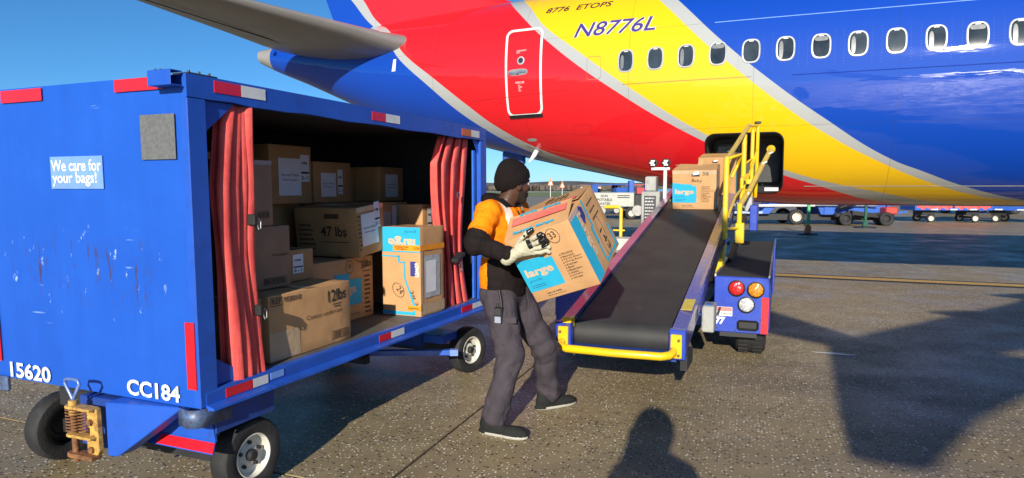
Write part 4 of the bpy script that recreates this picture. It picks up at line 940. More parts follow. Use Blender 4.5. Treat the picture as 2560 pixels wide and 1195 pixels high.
for P, m in ((rrect(3.9, 2.68, .34, .19, .06), SEAMR), (rrect(3.62, 3.72, .26, .40, .06), SEAMM)):
    Q = [(CSx, z) for CSx, z in P]; c0 = (sum(a for a, _ in P)/len(P), sum(b for _, b in P)/len(P)); I2 = [(c0[0]+(a-c0[0])*.965, c0[1]+(b-c0[1])*.965) for a, b in P]
    mb = MB(); mb.ring(on_skin(P, .0022), on_skin(I2, .0022)); mb.build('access_panel', m, AX)
mb = MB(); mb.add(on_skin(sell(5.01, 2.56, .11, .028, 2), .004), [tuple(range(28))]); mb.build('inlet', mat('inlet_grey', (.3, .3, .3), .4), AX)
p0 = fsurf(5.02, 2.36); mb = MB(); mb.tube([p0+Vector((0, -.05, .03)), p0+Vector((.02, .10, -.10)), p0+Vector((.10, .14, -.22))], [.05, .045, .02], 10); mb.build('drain_mast', WHITE, AX, smooth=60)
mb = MB(); mb.add(on_skin([(5.22, 2.47), (4.88, 2.36), (4.95, 2.27), (5.10, 2.30)], .004), [(0, 1, 2, 3)]); mb.build('drain_panel', GALV, AX)
mb = MB(); mb.box((5.55, -.06, fzb(5.6)-.16), (6.05, .06, fzb(5.6)+.12)); mb.build('tail_skid', DKBLUE, AX, bevel=.03)
mb = MB(); mb.tube([fsurf(11.72, 4.78, -.03), fsurf(11.72, 4.78, .10)], .05, 10); mb.build('tail_light', LIVERY, AX, smooth=60)
# tailplane: swept airfoil loft
STABM = mat('stabiliser_grey', (.205, .20, .192), .38, var=.07, vscale=1.2, coat=.2, dirt=.2, dcol=(.16, .15, .14))
def foil(le, te, y, z, th, camber=-.15, zte=.0, n=14):
    up, lo = [], []
    for k in range(n+1):
        t = .5-.5*math.cos(math.pi*k/n); yt = 5*th*(.2969*math.sqrt(t)-.126*t-.3516*t*t+.2843*t**3-.1036*t**4)*(te-le)
        s = le+(te-le)*t; zz = z+zte*t; up.append((s, y, zz+yt)); lo.append((s, y, zz-yt*1.15))
    return up+lo[::-1][1:-1]
def loft(secs, name, m, parent, sm=45):
    mb = MB(); k = len(secs[0]); vs = [p for s in secs for p in s]
    mb.add(vs, [(i*k+j, i*k+(j+1) % k, (i+1)*k+(j+1) % k, (i+1)*k+j) for i in range(len(secs)-1) for j in range(k)]+[tuple(range(k)), tuple((len(secs)-1)*k+j for j in range(k))])
    return mb.build(name, m, parent, smooth=sm)
for sg in (1, -1):
    secs = []
    for y, le, te, z, th in ((.55, 7.35, 11.05, 4.58, .13), (.78, 7.55, 11.15, 4.60, .14), (1.2, 7.95, 11.25, 4.65, .13), (2.0, 8.50, 11.42, 4.77, .115), (4.0, 9.90, 11.9, 5.06, .10), (6.9, 11.9, 12.9, 5.47, .09), (7.15, 12.2, 12.95, 5.50, .05)):
        secs.append(foil(le, te, sg*y, z, th, zte=.10))
    st_ = loft(secs, 'tailplane', STABM, AX)
    mb = MB()
    for y, te, le, z in ((.9, 11.15, 7.6, 4.6), (6.6, 12.8, 11.7, 5.43)): pass
    e0, e1 = Vector((10.15, sg*1.1, 4.575)), Vector((12.35, sg*6.7, 5.42)); d = (e1-e0).normalized()
    mb.bar(e0, e1, .03, .012); mb.build('elevator_gap', DARK, st_)
# fin and dorsal fillet (in the plane of symmetry)
def finsec(z, le, te, hw):
    P = []
    n = 12
    for k in range(n+1):
        t = .5-.5*math.cos(math.pi*k/n); P.append((le+(te-le)*t, hw*4.2*(.2969*math.sqrt(t)-.126*t-.3516*t*t+.2843*t**3-.1036*t**4)/.5, z))
    return P+[(a, -b, c) for a, b, c in P[::-1][1:-1]]
loft([finsec(4.7, 4.6, 10.05, .30), finsec(5.25, 5.2, 10.2, .26), finsec(5.6, 6.2, 10.34, .235), finsec(6.0, 6.9, 10.5, .225), finsec(7.0, 7.8, 10.95, .2), finsec(10, 9.7, 11.9, .15), finsec(12.3, 11.2, 12.7, .1)], 'fin', LIVERY, AX)
strip([(8.05, 4.23), (8.02, 4.15), (8.0, 4.06)][::-1], .0, WHITE, 'trim_scale') if False else MB().add([fsurf(8.04, 4.27, .006), fsurf(7.97, 4.27, .006), fsurf(7.99, 4.03, .006), fsurf(8.09, 4.03, .006)], [(0, 1, 2, 3)]).build('trim_scale', WHITE, AX)
MB().add([fsurf(8.06, 4.82, .006), fsurf(8.00, 4.82, .006), fsurf(8.0, 4.60, .006), fsurf(8.06, 4.60, .006)], [(0, 1, 2, 3)]).build('trim_scale', DARK, AX)
# the wing on this side, overhead to the right of the camera, with its split winglet
WINGM = mat('wing_grey', (.36, .36, .35), .4)
ws = []
for y, le, te, z, th in ((1.2, -13.6, -6.4, 2.05, .13), (4.8, -10.6, -5.9, 2.42, .12), (10.5, -6.9, -4.25, 3.12, .11), (16.2, -3.35, -1.95, 3.80, .10)): ws.append(foil(le, te, y, z, th))
loft(ws, 'wing', WINGM, AX)
loft([foil(-3.35, -1.95, 16.2, 3.80, .10), foil(-2.6, -1.6, 16.55, 4.05, .10), foil(-1.9, -1.1, 16.85, 4.75, .10), foil(-.75, -.25, 17.35, 6.15, .09)], 'upper_winglet', LIVERY, AX)
loft([foil(-4.3, -2.0, 16.0, 3.72, .05), foil(-3.35, -1.85, 16.45, 3.45, .06), foil(-2.62, -1.70, 16.75, 3.2, .07), foil(-2.0, -1.55, 17.05, 2.90, .08)], 'lower_winglet', LIVERY, AX)
for y, te, z in ((5.6, -5.75, 2.35), (8.6, -4.9, 2.70), (11.6, -3.95, 3.05)):
    mb = MB(); mb.lathe([(.01, -1.7), (.16, -1.2), (.21, -.6), (.19, 0), (.10, .6), (.01, 1.0)], (te, y, z), (1, 0, 0), 14); mb.build('flap_track_fairing', WINGM, AX, smooth=60)
mb = MB(); mb.lathe([(.72, -1.9), (.86, -1.85), (.93, -1.3), (.95, -.3), (.86, .8), (.62, 1.5), (.30, 2.2), (.01, 2.6)], (-12.2, 4.85, 1.62), (1, 0, 0), 28); mb.build('engine', LIVERY, AX, smooth=50)
for y in (2.86, -2.86):
    gl = MB().tube([(-7.6, y, .55), (-7.6, y*.96, 2.2)], .11, 12).build('main_gear_leg', GALV, AX, smooth=60)
    for k in (-.25, .25):
        w_ = wheel(AX, (-7.6, y+k, .56), .56, .38, .28, 1 if k > 0 else -1, hub=False, rz=R(90))

# ------------------------------------------------------------------ belt loader (local y runs up the belt)
LRZ = -R(21.3)
ld = empty('belt_loader', (.80, 5.06, 0), LRZ)
tag(ld, 'blue belt loader with black conveyor and yellow handrails raised to the aircraft hold', 'belt loader')
bz = lambda y: .57+.18*y
BE = 6.75
# belt: one closed loop over the two rollers
mb = MB(); loop = []
rad = .115; c0 = Vector((0, .20, bz(.20)-rad)); c1 = Vector((0, BE, bz(BE)-.07)); sl_ = math.atan(.18)
for k in range(0, 11): a = R(250)-R(250-90-math.degrees(sl_)+0)*k/10; loop.append((c0.y+rad*math.cos(a), c0.z+rad*math.sin(a)))
for k in range(1, 24): y = .2+(BE-.2)*k/24; loop.append((y, bz(y)-.004*math.sin(math.pi*(k % 6)/6)))
for k in range(0, 7): a = R(90)-R(180)*k/6; loop.append((c1.y+.07*math.cos(a), c1.z+.07*math.sin(a)))
for k in range(1, 6): t = k/6; loop.append((BE+(loop[0][0]-BE)*t, c1.z-.07+(loop[0][1]-(c1.z-.07))*t))
n = len(loop); nxb = 5; vs = []
for (y, z) in loop:
    for i in range(nxb): vs.append((-.365+.73*i/(nxb-1), y, z))
mb.add(vs, [(j*nxb+i, j*nxb+i+1, ((j+1) % n)*nxb+i+1, ((j+1) % n)*nxb+i) for j in range(n) for i in range(nxb-1)])
mb.build('conveyor_belt', BELT, ld, smooth=50)
for x in (-.378, .378): MB().lathe([(.02, -.012), (.105, -.012), (.112, 0), (.105, .012), (.02, .012)], (x, c0.y, c0.z), (1, 0, 0), 28).build('end_roller', DARK, ld, smooth=40)
# side rails: plates with a glossy outward flange
RAILP = mat('glossy_rail_blue', (.10, .095, .30), .30, var=.08, coat=.55, dirt=.4, dcol=(.20, .17, .22))
RAILQ = mat('rail_reflection_lilac', (.25, .18, .30), .30, var=.15, vscale=3, coat=.5, dirt=.5, dcol=(.10, .10, .34))  # fuselage's red reflection painted into the left rail's lilac base colour
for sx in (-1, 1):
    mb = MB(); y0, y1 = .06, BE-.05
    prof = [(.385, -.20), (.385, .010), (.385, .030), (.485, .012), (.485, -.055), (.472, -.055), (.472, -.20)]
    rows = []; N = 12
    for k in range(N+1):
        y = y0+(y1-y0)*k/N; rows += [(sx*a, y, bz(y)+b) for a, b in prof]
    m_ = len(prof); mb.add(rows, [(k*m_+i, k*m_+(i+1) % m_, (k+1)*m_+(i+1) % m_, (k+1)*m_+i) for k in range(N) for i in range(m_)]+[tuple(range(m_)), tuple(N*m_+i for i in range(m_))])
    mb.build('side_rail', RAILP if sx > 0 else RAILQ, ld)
    MB().box((sx*.43-.06, -.02, .385), (sx*.43+.06, .058, .605)).build('rail_end', LBLUE, ld, bevel=.006)
    MB().box((sx*.425-.04, -.045, .40), (sx*.425+.04, -.021, .575)).build('bumper_bracket', YELLOW, ld, bevel=.006)
    for zz in (.425, .535): MB().tube([(sx*.445, -.06, zz), (sx*.445, -.046, zz)], .011, 6).build('bolt', RUST, ld)
MB().box((-.44, -.02, .55), (-.37, .10, .64)).build('roller_guard', YELLOW, ld, bevel=.008)
MB().tube([(-.43, -.03, .46), (-.43, -.08, .45), (-.41, -.13, .44), (-.36, -.16, .435), (0, -.165, .432), (.34, -.16, .435), (.39, -.13, .44), (.41, -.08, .45), (.41, -.03, .46)], .030, 12).build('bumper_bar', YELLOW, ld, smooth=60)
MB().box((-.42, .02, .36), (.42, .16, .42)).build('front_cross_member', DKBLUE, ld); MB().box((.45, .02, .30), (.50, .35, .41)).build('rail_foot', BLACK, ld)
MB().obox((.436, .55, bz(.55)+.034), (.085, .26, .004), (sl_, 0, 0)).build('warning_plate', mat('brass_warning_plate', (.55, .42, .07), .4, dirt=.5, vscale=40, dcol=(.1, .08, .02)), ld)
# lower frame under the conveyor
for sx in (-1, 1): MB().bar((sx*.42, .3, bz(.3)-.25), (sx*.42, 5.9, bz(5.9)-.36), .05, .09).build('under_beam', DKBLUE, ld)
MB().box((-.40, 1.9, .28), (.40, 6.4, .40)).build('chassis', DKBLUE, ld)
for sx in (-.3, .3): MB().bar((sx, 4.4, .38), (sx, 6.1, bz(6.1)-.30), .08, .10).build('lift_arm', YELDARK, ld)
# electrical box
eb = MB().box((.50, .98, .40), (.60, 1.22, .63)).build('control_box', GALV, ld, bevel=.008)
MB().box((.52, 1.00, .631), (.58, 1.14, .636)).build('box_lid', mat('blue_lid', (.02, .15, .45), .3), eb)
MB().box((.5, .972, .42), (.506, .98, .61)).build('box_edge', STEEL, eb)
# vehicle bodies either side
for sx, lab in ((1, 'right'), (-1, 'left')):
    x0, x1 = (.53, 1.025) if sx > 0 else (-1.05, -.56)
    body = MB().box((x0, 1.75, .262), (x1, 6.45, .795)).build('body', LBLUE, ld, bevel=.008)
    for y0, y1 in ((1.765, 3.2), (3.215, 5.0), (5.015, 6.44)): MB().box((x0+.015, y0, .7955), (x1-.015, y1, .802)).build('tread_panel', mat('anti_slip_black', (.022, .021, .020), .85, var=.3, vscale=90, bumps=.4, bscale=200), body)
    MB().box((x0, 1.748, .795), (x0+.014, 6.44, .818)).build('edge_trim', STEEL, body); MB().box((x1-.014, 1.748, .795), (x1, 6.44, .818)).build('edge_trim', STEEL, body)
    xo = x1 if sx > 0 else x0
    a, b = (xo+.002, xo+.022) if sx > 0 else (xo-.022, xo-.002)
    MB().box((a, 4.3, .28), (b, 6.3, .86)).build('side_board', LBLUE, body, bevel=.005)
    MB().box((min(a, xo+sx*.004), 1.80, .30), (max(a, xo+sx*.004)+.002, 3.0, .74)).build('side_hatch', DKBLUE, body)
    for yy in (2.18, 5.6): wheel(ld, (sx*.86, yy, .33), .33, .28, .18, sx, treads=32, rim_m=GALV)
    MB().box((x0+.06, 1.76, .22), (x1-.1, 6.3, .262)).build('underframe', DARK, body)
def lamp(x, z, m, r=.066):
    c = MB().lathe([(r*.98, 0), (r*1.16, -.004), (r*1.18, -.022), (r*1.05, -.026), (r, -.018)], (x, 1.75, z), (0, 1, 0), 28).build('lamp_ring', BLACK, ld, smooth=50)
    mb = MB(); mb.lathe([(.0005, -.024), (r*.5, -.023), (r*.9, -.019), (r*1.0, -.012)], (x, 1.75, z), (0, 1, 0), 28); mb.build('lens', m, c, smooth=60)
def m_lens(name, col):
    x = NT(name); x.b.inputs['Roughness'].default_value = .12; x.b.inputs['Coat Weight'].default_value = 1
    v = x.voro(62); x.l(x.mix(x.mapr(v, .1, .6), tuple(min(1, c*1.25) for c in col), tuple(c*.55 for c in col)), x.b.inputs['Base Color']); x.bump(v, .6, .006); return x.m
lamp(.733, .690, m_lens('red_lens', (.75, .02, .02))); lamp(.904, .682, m_lens('amber_lens', (.80, .30, .015))); lamp(.824, .537, m_lens('clear_lens', (.70, .72, .72)))
MB().box((.958, 1.742, .268), (1.022, 1.7485, .612)).build('reflective_tape', REDTAPE, ld)
sk = MB().box((.55, 1.744, .418), (.70, 1.7485, .505)).build('sticker', WHITE, ld); MB().box((.552, 1.741, .464), (.698, 1.7435, .503)).build('sticker_band', mat('pink_red_print', (.70, .22, .20), .5), sk)
tx = MB(); put_text(tx, '0603', (.60, 1.7425, .428), (1, 0, 0), (0, 0, 1), .09, .026); tx.build('lettering', INK, sk)
MB().add([(.555, 1.7405, .422), (.58, 1.7405, .422), (.60, 1.7405, .50), (.575, 1.7405, .50)], [(0, 1, 2, 3)]).build('sticker_mark', INK, sk)
tx = MB(); put_text(tx, '77', (.545, 1.7465, .335), (1, 0, 0), (0, 0, 1), .095, .072, .06, .15); tx.build('fleet_number', WHITE, ld)
hs = MB().box((.745, 1.742, .292), (.94, 1.7485, .388)).build('licence_recess', BLACK, ld, bevel=.02)
for x, z in ((.73, .40), (.955, .40), (.73, .285), (.56, .30)): MB().tube([(x, 1.742, z), (x, 1.75, z)], .007, 6).build('bolt', DARK, ld)
MB().box((-.62, 1.742, .30), (-.57, 1.7485, .60)).build('reflective_tape', REDTAPE, ld)
# handrails
def pipe(pts, r=.024, m=None, name='handrail', sq=False): return MB().tube(pts, r, 8, cap=True).build(name, m or YELLOW, ld, smooth=50)
pipe([(.505, 2.55, .60), (.52, 2.62, .80), (.515, 2.95, .98), (.505, 3.15, 1.12), (.50, 3.25, 1.40), (.50, 3.25, 1.97)], .032, YELLOW, 'handrail_post')
MB().box((.47, 2.45, .56), (.545, 2.62, .86)).build('post_bracket', YELLOW, ld, bevel=.008); MB().box((.44, 2.75, .80), (.47, 2.95, 1.05)).build('post_bracket', YELDARK, ld, bevel=.006)
pipe([(.50, 3.28, 1.96), (.535, 3.9, 2.11), (.60, 5.0, 2.40), (.63, 5.5, 2.52)], .030, YELDARK)
pipe([(.50, 3.25, 1.955), (.56, 3.28, 1.98), (.64, 3.5, 2.02), (.60, 3.6, 1.90), (.54, 3.55, 1.75)], .018, YELLOW, 'rail_link')
pipe([(.595, 5.05, 1.50), (.595, 5.05, 2.36)], .034, YELLOW, 'handrail_post'); pipe([(.68, 5.6, 1.52), (.68, 5.6, 2.47)], .028, YELLOW, 'handrail_post'); pipe([(.73, 5.95, 1.50), (.74, 5.8, 1.8), (.74, 5.8, 2.54)], .026, YELLOW, 'handrail_post')
pipe([(.63, 5.5, 2.52), (.70, 5.7, 2.53), (.74, 5.8, 2.545)], .022, YELLOW, 'rail_link'); MB().obox((.735, 5.78, 2.58), (.09, .06, .035), (0, 0, .2)).build('rail_clamp', DARK, ld, bevel=.008)
pipe([(.64, 3.55, 1.42), (.72, 4.1, 1.60), (.83, 4.75, 1.90), (.93, 5.35, 2.16)], .034, YELDARK)
MB().lathe([(.001, -.02), (.055, -.02), (.06, 0), (.055, .02), (.001, .02)], (.935, 5.38, 2.17), (.35, .9, .3), 18).build('rail_end_cap', YELLOW, ld, smooth=40)
pipe([(.64, 3.55, 1.43), (.64, 3.55, 1.20)], .030, YELLOW, 'handrail_post'); MB().box((.60, 3.48, .98), (.70, 3.62, 1.22)).build('post_bracket', YELLOW, ld, bevel=.01)
pipe([(.50, 3.22, 1.16), (.58, 3.4, 1.16), (.64, 3.5, 1.16)], .016, YELLOW, 'rail_link')
for z in (1.58, 1.72): MB().obox((.66, 5.3, z), (.10, .22, .07), (0, 0, .1)).build('rail_bracket', YELLOW, ld, bevel=.01)
MB().box((.70, 4.9, 1.05), (.80, 5.5, 1.40)).build('rail_hinge_plate', LBLUE, ld, bevel=.01); MB().box((.62, 5.2, 1.30), (.72, 5.7, 1.52)).build('rail_bracket', GALV, ld, bevel=.01)
for (a, b) in (((.72, 3.9, 1.58), (.70, 3.9, 1.50)), ((.84, 4.8, 1.95), (.90, 4.8, 1.98)), ((.90, 5.15, 2.09), (.96, 5.15, 2.12))): MB().tube([a, b], .012, 6).build('rail_peg', WHITE, ld)
MB().tube([(.48, 1.9, .74), (.50, 2.3, .90), (.53, 2.7, 1.06)], .022, 8).build('hose', BLACK, ld, smooth=60); MB().tube([(.52, 2.9, 1.02), (.56, 3.0, 1.06), (.55, 3.2, 1.0)], .02, 8).build('valve', STEEL, ld)
MB().bar((.58, 3.0, .80), (.66, 4.6, 1.25), .04, .10).build('brace', BLACK, ld)
pipe([(.60, 5.0, 1.62), (.70, 5.4, 1.95), (.74, 5.8, 2.2)], .016, YELLOW, 'rail_brace'); pipe([(.595, 5.05, 1.95), (.68, 5.6, 2.05)], .016, YELLOW, 'rail_brace'); pipe([(.68, 5.6, 1.75), (.74, 5.8, 1.82)], .018, YELLOW, 'rail_brace'); pipe([(.60, 4.6, 1.46), (.60, 4.6, 1.75), (.66, 4.8, 1.80)], .024, YELLOW, 'rail_brace'); pipe([(.52, 3.4, 1.30), (.56, 4.0, 1.52), (.60, 4.6, 1.62)], .018, YELDARK, 'rail_brace')
# operator side: cabinet with placards, mast lights, rail
cb = MB().box((-.80, 5.0, .55), (-.53, 5.34, 1.585)).build('control_cabinet', GALV, ld, bevel=.012)
pn = MB().box((-.755, 4.992, .95), (-.585, 4.999, 1.52)).build('placard', mat('dark_placard', (.05, .05, .052), .4), cb)
tx = MB(); rr = random.Random(2)
for k in range(11):
    z = 1.475-k*.046; x = -.74
    while x < -.62: wd = rr.uniform(.012, .04); tx.add([(x, 4.989, z), (x+wd, 4.989, z), (x+wd, 4.989, z+.018), (x, 4.989, z+.018)], [(0, 1, 2, 3)]); x += wd+.008
tx.build('placard_print', mat('placard_white', (.5, .5, .5), .5), pn)['kind'] = 'stuff'
MB().box((-.735, 5.02, 1.587), (-.59, 5.2, 1.80)).build('instrument_box', GALV, cb, bevel=.01); MB().box((-.74, 5.01, 1.60), (-.733, 5.19, 1.79)).build('box_trim', WHITE, cb)
MB().tube([(-.465, 5.02, 1.20), (-.465, 5.02, 1.935)], .027, 12).build('light_mast', WHITE, ld, smooth=50)
MB().box((-.66, 4.99, 1.885), (-.40, 5.05, 1.925)).build('mast_arm', WHITE, ld, bevel=.005)
for x in (-.635, -.45):
    wl = MB().lathe([(.001, .05), (.045, .045), (.062, .0), (.062, -.02), (.052, -.025)], (x, 5.0, 1.985), (.1, 1, -.12), 20).build('work_light', BLACK, ld, smooth=50)
    for k in range(6):
        a = k*math.pi/3; r_ = .032 if k else 0
        MB().lathe([(.001, -.028), (.015, -.026), (.016, -.018)], (x+r_*math.cos(a), 5.0, 1.985+r_*math.sin(a)), (.1, 1, -.12), 10).build('lens', WHITE, wl)
MB().obox((-.53, 4.95, 1.30), (.08, .02, .10), (0, 0, 0)).build('mast_bracket', WHITE, ld); MB().lathe([(.001, -.02), (.05, -.02), (.055, 0), (.05, .02), (.001, .02)], (-.40, 5.02, 1.42), (0, 1, 0), 18).build('reflector', mat('olive_reflector', (.35, .33, .06), .3), ld)
pipe([(-1.14, 4.2, 1.375), (-.95, 4.2, 1.375), (-.915, 4.2, 1.35), (-.915, 4.2, .80)], .024, YELLOW, 'seat_rail'); pipe([(-1.02, 4.2, 1.06), (-.86, 4.2, 1.06)], .012, YELLOW, 'seat_rail_peg')
MB().box((-1.0, 3.7, .80), (-.62, 4.15, .98)).build('seat', mat('pale_seat', (.55, .52, .46), .7), ld, bevel=.04)

def ll(x, y, z):
    v = Matrix.Rotation(LRZ, 3, 'Z') @ Vector((x, y, z)); return (v.x+.80, v.y+5.06, v.z)
h1 = .52; yc = 4.55
tb = Carton('teal moving carton marked 38 riding alone at the front of the conveyor', ll(.025, yc, bz(yc)+h1/2*math.cos(sl_)-.0+.004), (.56, .48, h1), (sl_, 0, LRZ), CARD, top='open', seed=50)
b = tb; b.moving_print('-y'); b.text('-y', '38', .68, .86, .08, .045, INK, rot=0); b.text('-y', 'Baby', .44, .68, .13, .055, INK, rot=-4); b.quad('-y', (0, .90), (1, .985), CLEARTAPE, .0012, 'packing_tape'); b.quad('-y', (.44, .84), (.62, .90), INK, .0022, 'marker_line'); b.poly('-y', [(.46, .87), (.60, .89), (.60, .97), (.50, .95)], PAPER, .003, 'paper_label')
b.quad('+x', (0, .02), (.24, 1), TEAL); b.text('+x', 'large', .205, .93, .30, .085, KRAFTINK, rot=-90, bold=.035, off=.0026); o = b.done()
fl = MB(); hx, hy, hz = .28, .24, h1/2
fl.add([(-hx, -hy, hz), (hx, -hy, hz), (hx*.98, -.01, hz+.035), (-hx*.75, -.015, hz+.05)], [(0, 1, 2, 3)]); fl.add([(-hx, hy, hz), (hx, hy, hz), (hx, .01, hz+.02), (-hx, .01, hz+.03)], [(0, 3, 2, 1)])
a = fl.build('flap', CARD2, o); sd = a.modifiers.new('s', 'SOLIDIFY'); sd.thickness = .005
fl = MB(); fl.add([(.02, -.03, hz+.035), (.08, -.05, hz+.036), (.09, -.02, hz+.095), (.03, -.01, hz+.09)], [(0, 1, 2, 3)]); a = fl.build('torn_flap', CARD, o); sd = a.modifiers.new('s', 'SOLIDIFY'); sd.thickness = .005
yc = 5.55
b = Carton('second teal carton going into the hold behind the yellow handrail post', ll(.235, yc, bz(yc)+.27*math.cos(sl_)+.004), (.52, .46, .54), (sl_, 0, LRZ-.06), CARD2, seed=51)
b.moving_print('-y', False); b.quad('-y', (.38, .86), (.52, .91), INK, .0022, 'marker_line'); b.poly('-y', [(.40, .885), (.52, .90), (.52, .94), (.42, .925)], PAPER, .003, 'paper_label'); b.quad('+x', (0, .02), (.24, .7), TEAL); b.poly('+x', [(.3, .86), (.37, .95), (.46, .89), (.36, .78)], NAVY, .0018); b.done()

# ------------------------------------------------------------------ equipment beyond the aircraft
# two posts on black rubber bases
for (px, py, m1, m2, lab, rb) in ((10.5, 24.4, mat('pale_green_post', (.10, .42, .16), .5), mat('orange_post', (.62, .17, .06), .5), 'pale green post with orange foot on a black base beyond the aircraft belly', .33), (14.68, 28.6, mat('dark_green_post', (.02, .10, .06), .5), mat('dark_green_foot', (.02, .09, .06), .5), 'dark green post on a black base beyond the aircraft belly', .44)):
    t = empty('stand_post', (px, py, 0)); tag(t, lab, 'post', 'posts beyond the aircraft')
    MB().lathe([(.001, .0), (rb, .0), (rb, .04), (rb*.4, .06), (.001, .06)], (0, 0, 0), (0, 0, 1), 28).build('base', BLACK, t)
    MB().prism([(-.11, -.06, .06), (.10, -.06, .06), (.10, -.06, .26), (.06, -.06, .34), (-.04, -.06, .34), (-.10, -.06, .18)], (0, .12, 0)).build('foot', m2, t, bevel=.01)
    MB().box((-.045, -.045, .34), (.05, .045, 1.5)).build('post', m1, t, bevel=.008)
    MB().tube([(-.07, -.05, .26), (-.17, -.05, .40)], .022, 6).build('handle', m2, t)
# tow bar with small wheels
t = empty('tow_bar', (13.4, 31.0, 0), R(-6)); tag(t, 'black wheeled tow bar with a long white tube lying behind the posts', 'tow bar')
MB().tube([(-2.6, 0, .86), (.2, 0, .88)], .06, 10).build('white_tube', WHITE, t); MB().tube([(.2, 0, .88), (2.9, 0, .86)], .035, 8).build('steel_tube', STEEL, t)
for x in (1.45, 3.15):
    MB().box((x-.4, -.2, .35), (x+.4, .2, .55)).build('bogie', DARK, t, bevel=.05)
    for sy in (-1, 1): wheel(t, (x, sy*.35, .30), .30, .18, .16, -sy, rz=R(90), rim_m=DARK, hub=False)
MB().obox((2.3, -.1, .50), (1.5, .2, .18), (0, .12, 0)).build('bar_frame', BLACK, t); MB().box((3.1, -.4, .5), (3.6, .4, .82)).build('tow_head', mat('red_tow_head', (.5, .05, .04), .5), t, bevel=.05); MB().obox((1.5, -.3, .92), (.9, .3, .22), (0, -.35, 0)).build('black_bag', BLACK, t, bevel=.08)
# blue service truck under the belly
tr = empty('service_truck', (12.95, 32.3, 0), R(-4)); tag(tr, 'blue low-deck service truck behind the belt loader handrails', 'truck')
MB().prism([(-4.2, -1.1, .62), (-1.55, -1.1, .62), (-.95, -1.1, 1.22), (3.9, -1.1, 1.22), (3.9, -1.1, .55), (1.1, -1.1, .45), (.85, -1.1, 1.0), (-.75, -1.1, 1.0), (-1.2, -1.1, .48), (-4.2, -1.1, .48)], (0, 2.2, 0)).build('chassis', FARBLUE, tr, bevel=.02)
MB().box((-.9, -1.05, 1.23), (3.8, 1.05, 2.4)).build('tank_body', FARBLUE, tr, bevel=.04); MB().box((1.2, -1.16, .45), (3.2, -1.09, 1.18)).build('side_locker', FARBLUE, tr, bevel=.02)
MB().prism([(-4.1, -1.0, .63), (-1.6, -1.0, .63), (-1.1, -1.0, 1.9), (-2.2, -1.0, 2.3), (-4.1, -1.0, 2.3)], (0, 2.0, 0)).build('cab', mat('navy_cab', (.012, .025, .10), .5), tr, bevel=.04)
for i in range(5): MB().bar((-3.9+i*.12, -1.12, 1.6), (-1.7+i*.05, -1.12, 2.15+i*.02), .05, .05).build('grab_rail', FARBLUE, tr) if i in (0, 2) else None
MB().tube([(-3.2, -1.14, 1.15), (-2.6, -1.16, .95), (-2.2, -1.14, .7)], .05, 6).build('hose', GALV, tr); MB().tube([(-1.2, -1.14, 1.5), (-.9, -1.2, 1.75), (-.6, -1.14, 1.6), (-.2, -1.14, 1.55), (.0, -1.14, 1.3)], .09, 8).build('red_hose', mat('red_white_hose', (.45, .15, .14), .6), tr)
MB().box((-.2, -1.12, 1.16), (.9, -1.105, 1.22)).build('reflective_tape', WHTAPE, tr); MB().box((-4.2, -1.12, .50), (-1.5, -1.103, .60)).build('running_board', mat('pale_board', (.35, .42, .60), .5), tr)
for x in (.05, -3.6): 
    for sy in (-1, 1): wheel(tr, (x, sy*.95, .35), .35, .24, .21, -sy, rz=R(90), rim_m=RIM, spokes=8)
MB().box((-3.8, -.8, .2), (3.6, .8, .47)).build('underframe', DARK, tr)
t2 = empty('tug', (18.9, 38.5, 0), R(-10)); tag(t2, 'blue tow tug with a white wheel behind the black tow bar', 'tug')
MB().prism([(-1.6, -.8, .5), (1.6, -.8, .5), (1.6, -.8, 1.2), (.3, -.8, 1.25), (-.2, -.8, 1.7), (-1.6, -.8, 1.7)], (0, 1.6, 0)).build('body', FARBLUE, t2, bevel=.05)
for x in (-1.0, 1.0):
    for sy in (-1, 1): wheel(t2, (x, sy*.7, .42), .42, .28, .24, -sy, rz=R(90))
MB().box((-.6, -.6, 1.71), (-.1, .6, 2.1)).build('seat', BLACK, t2)
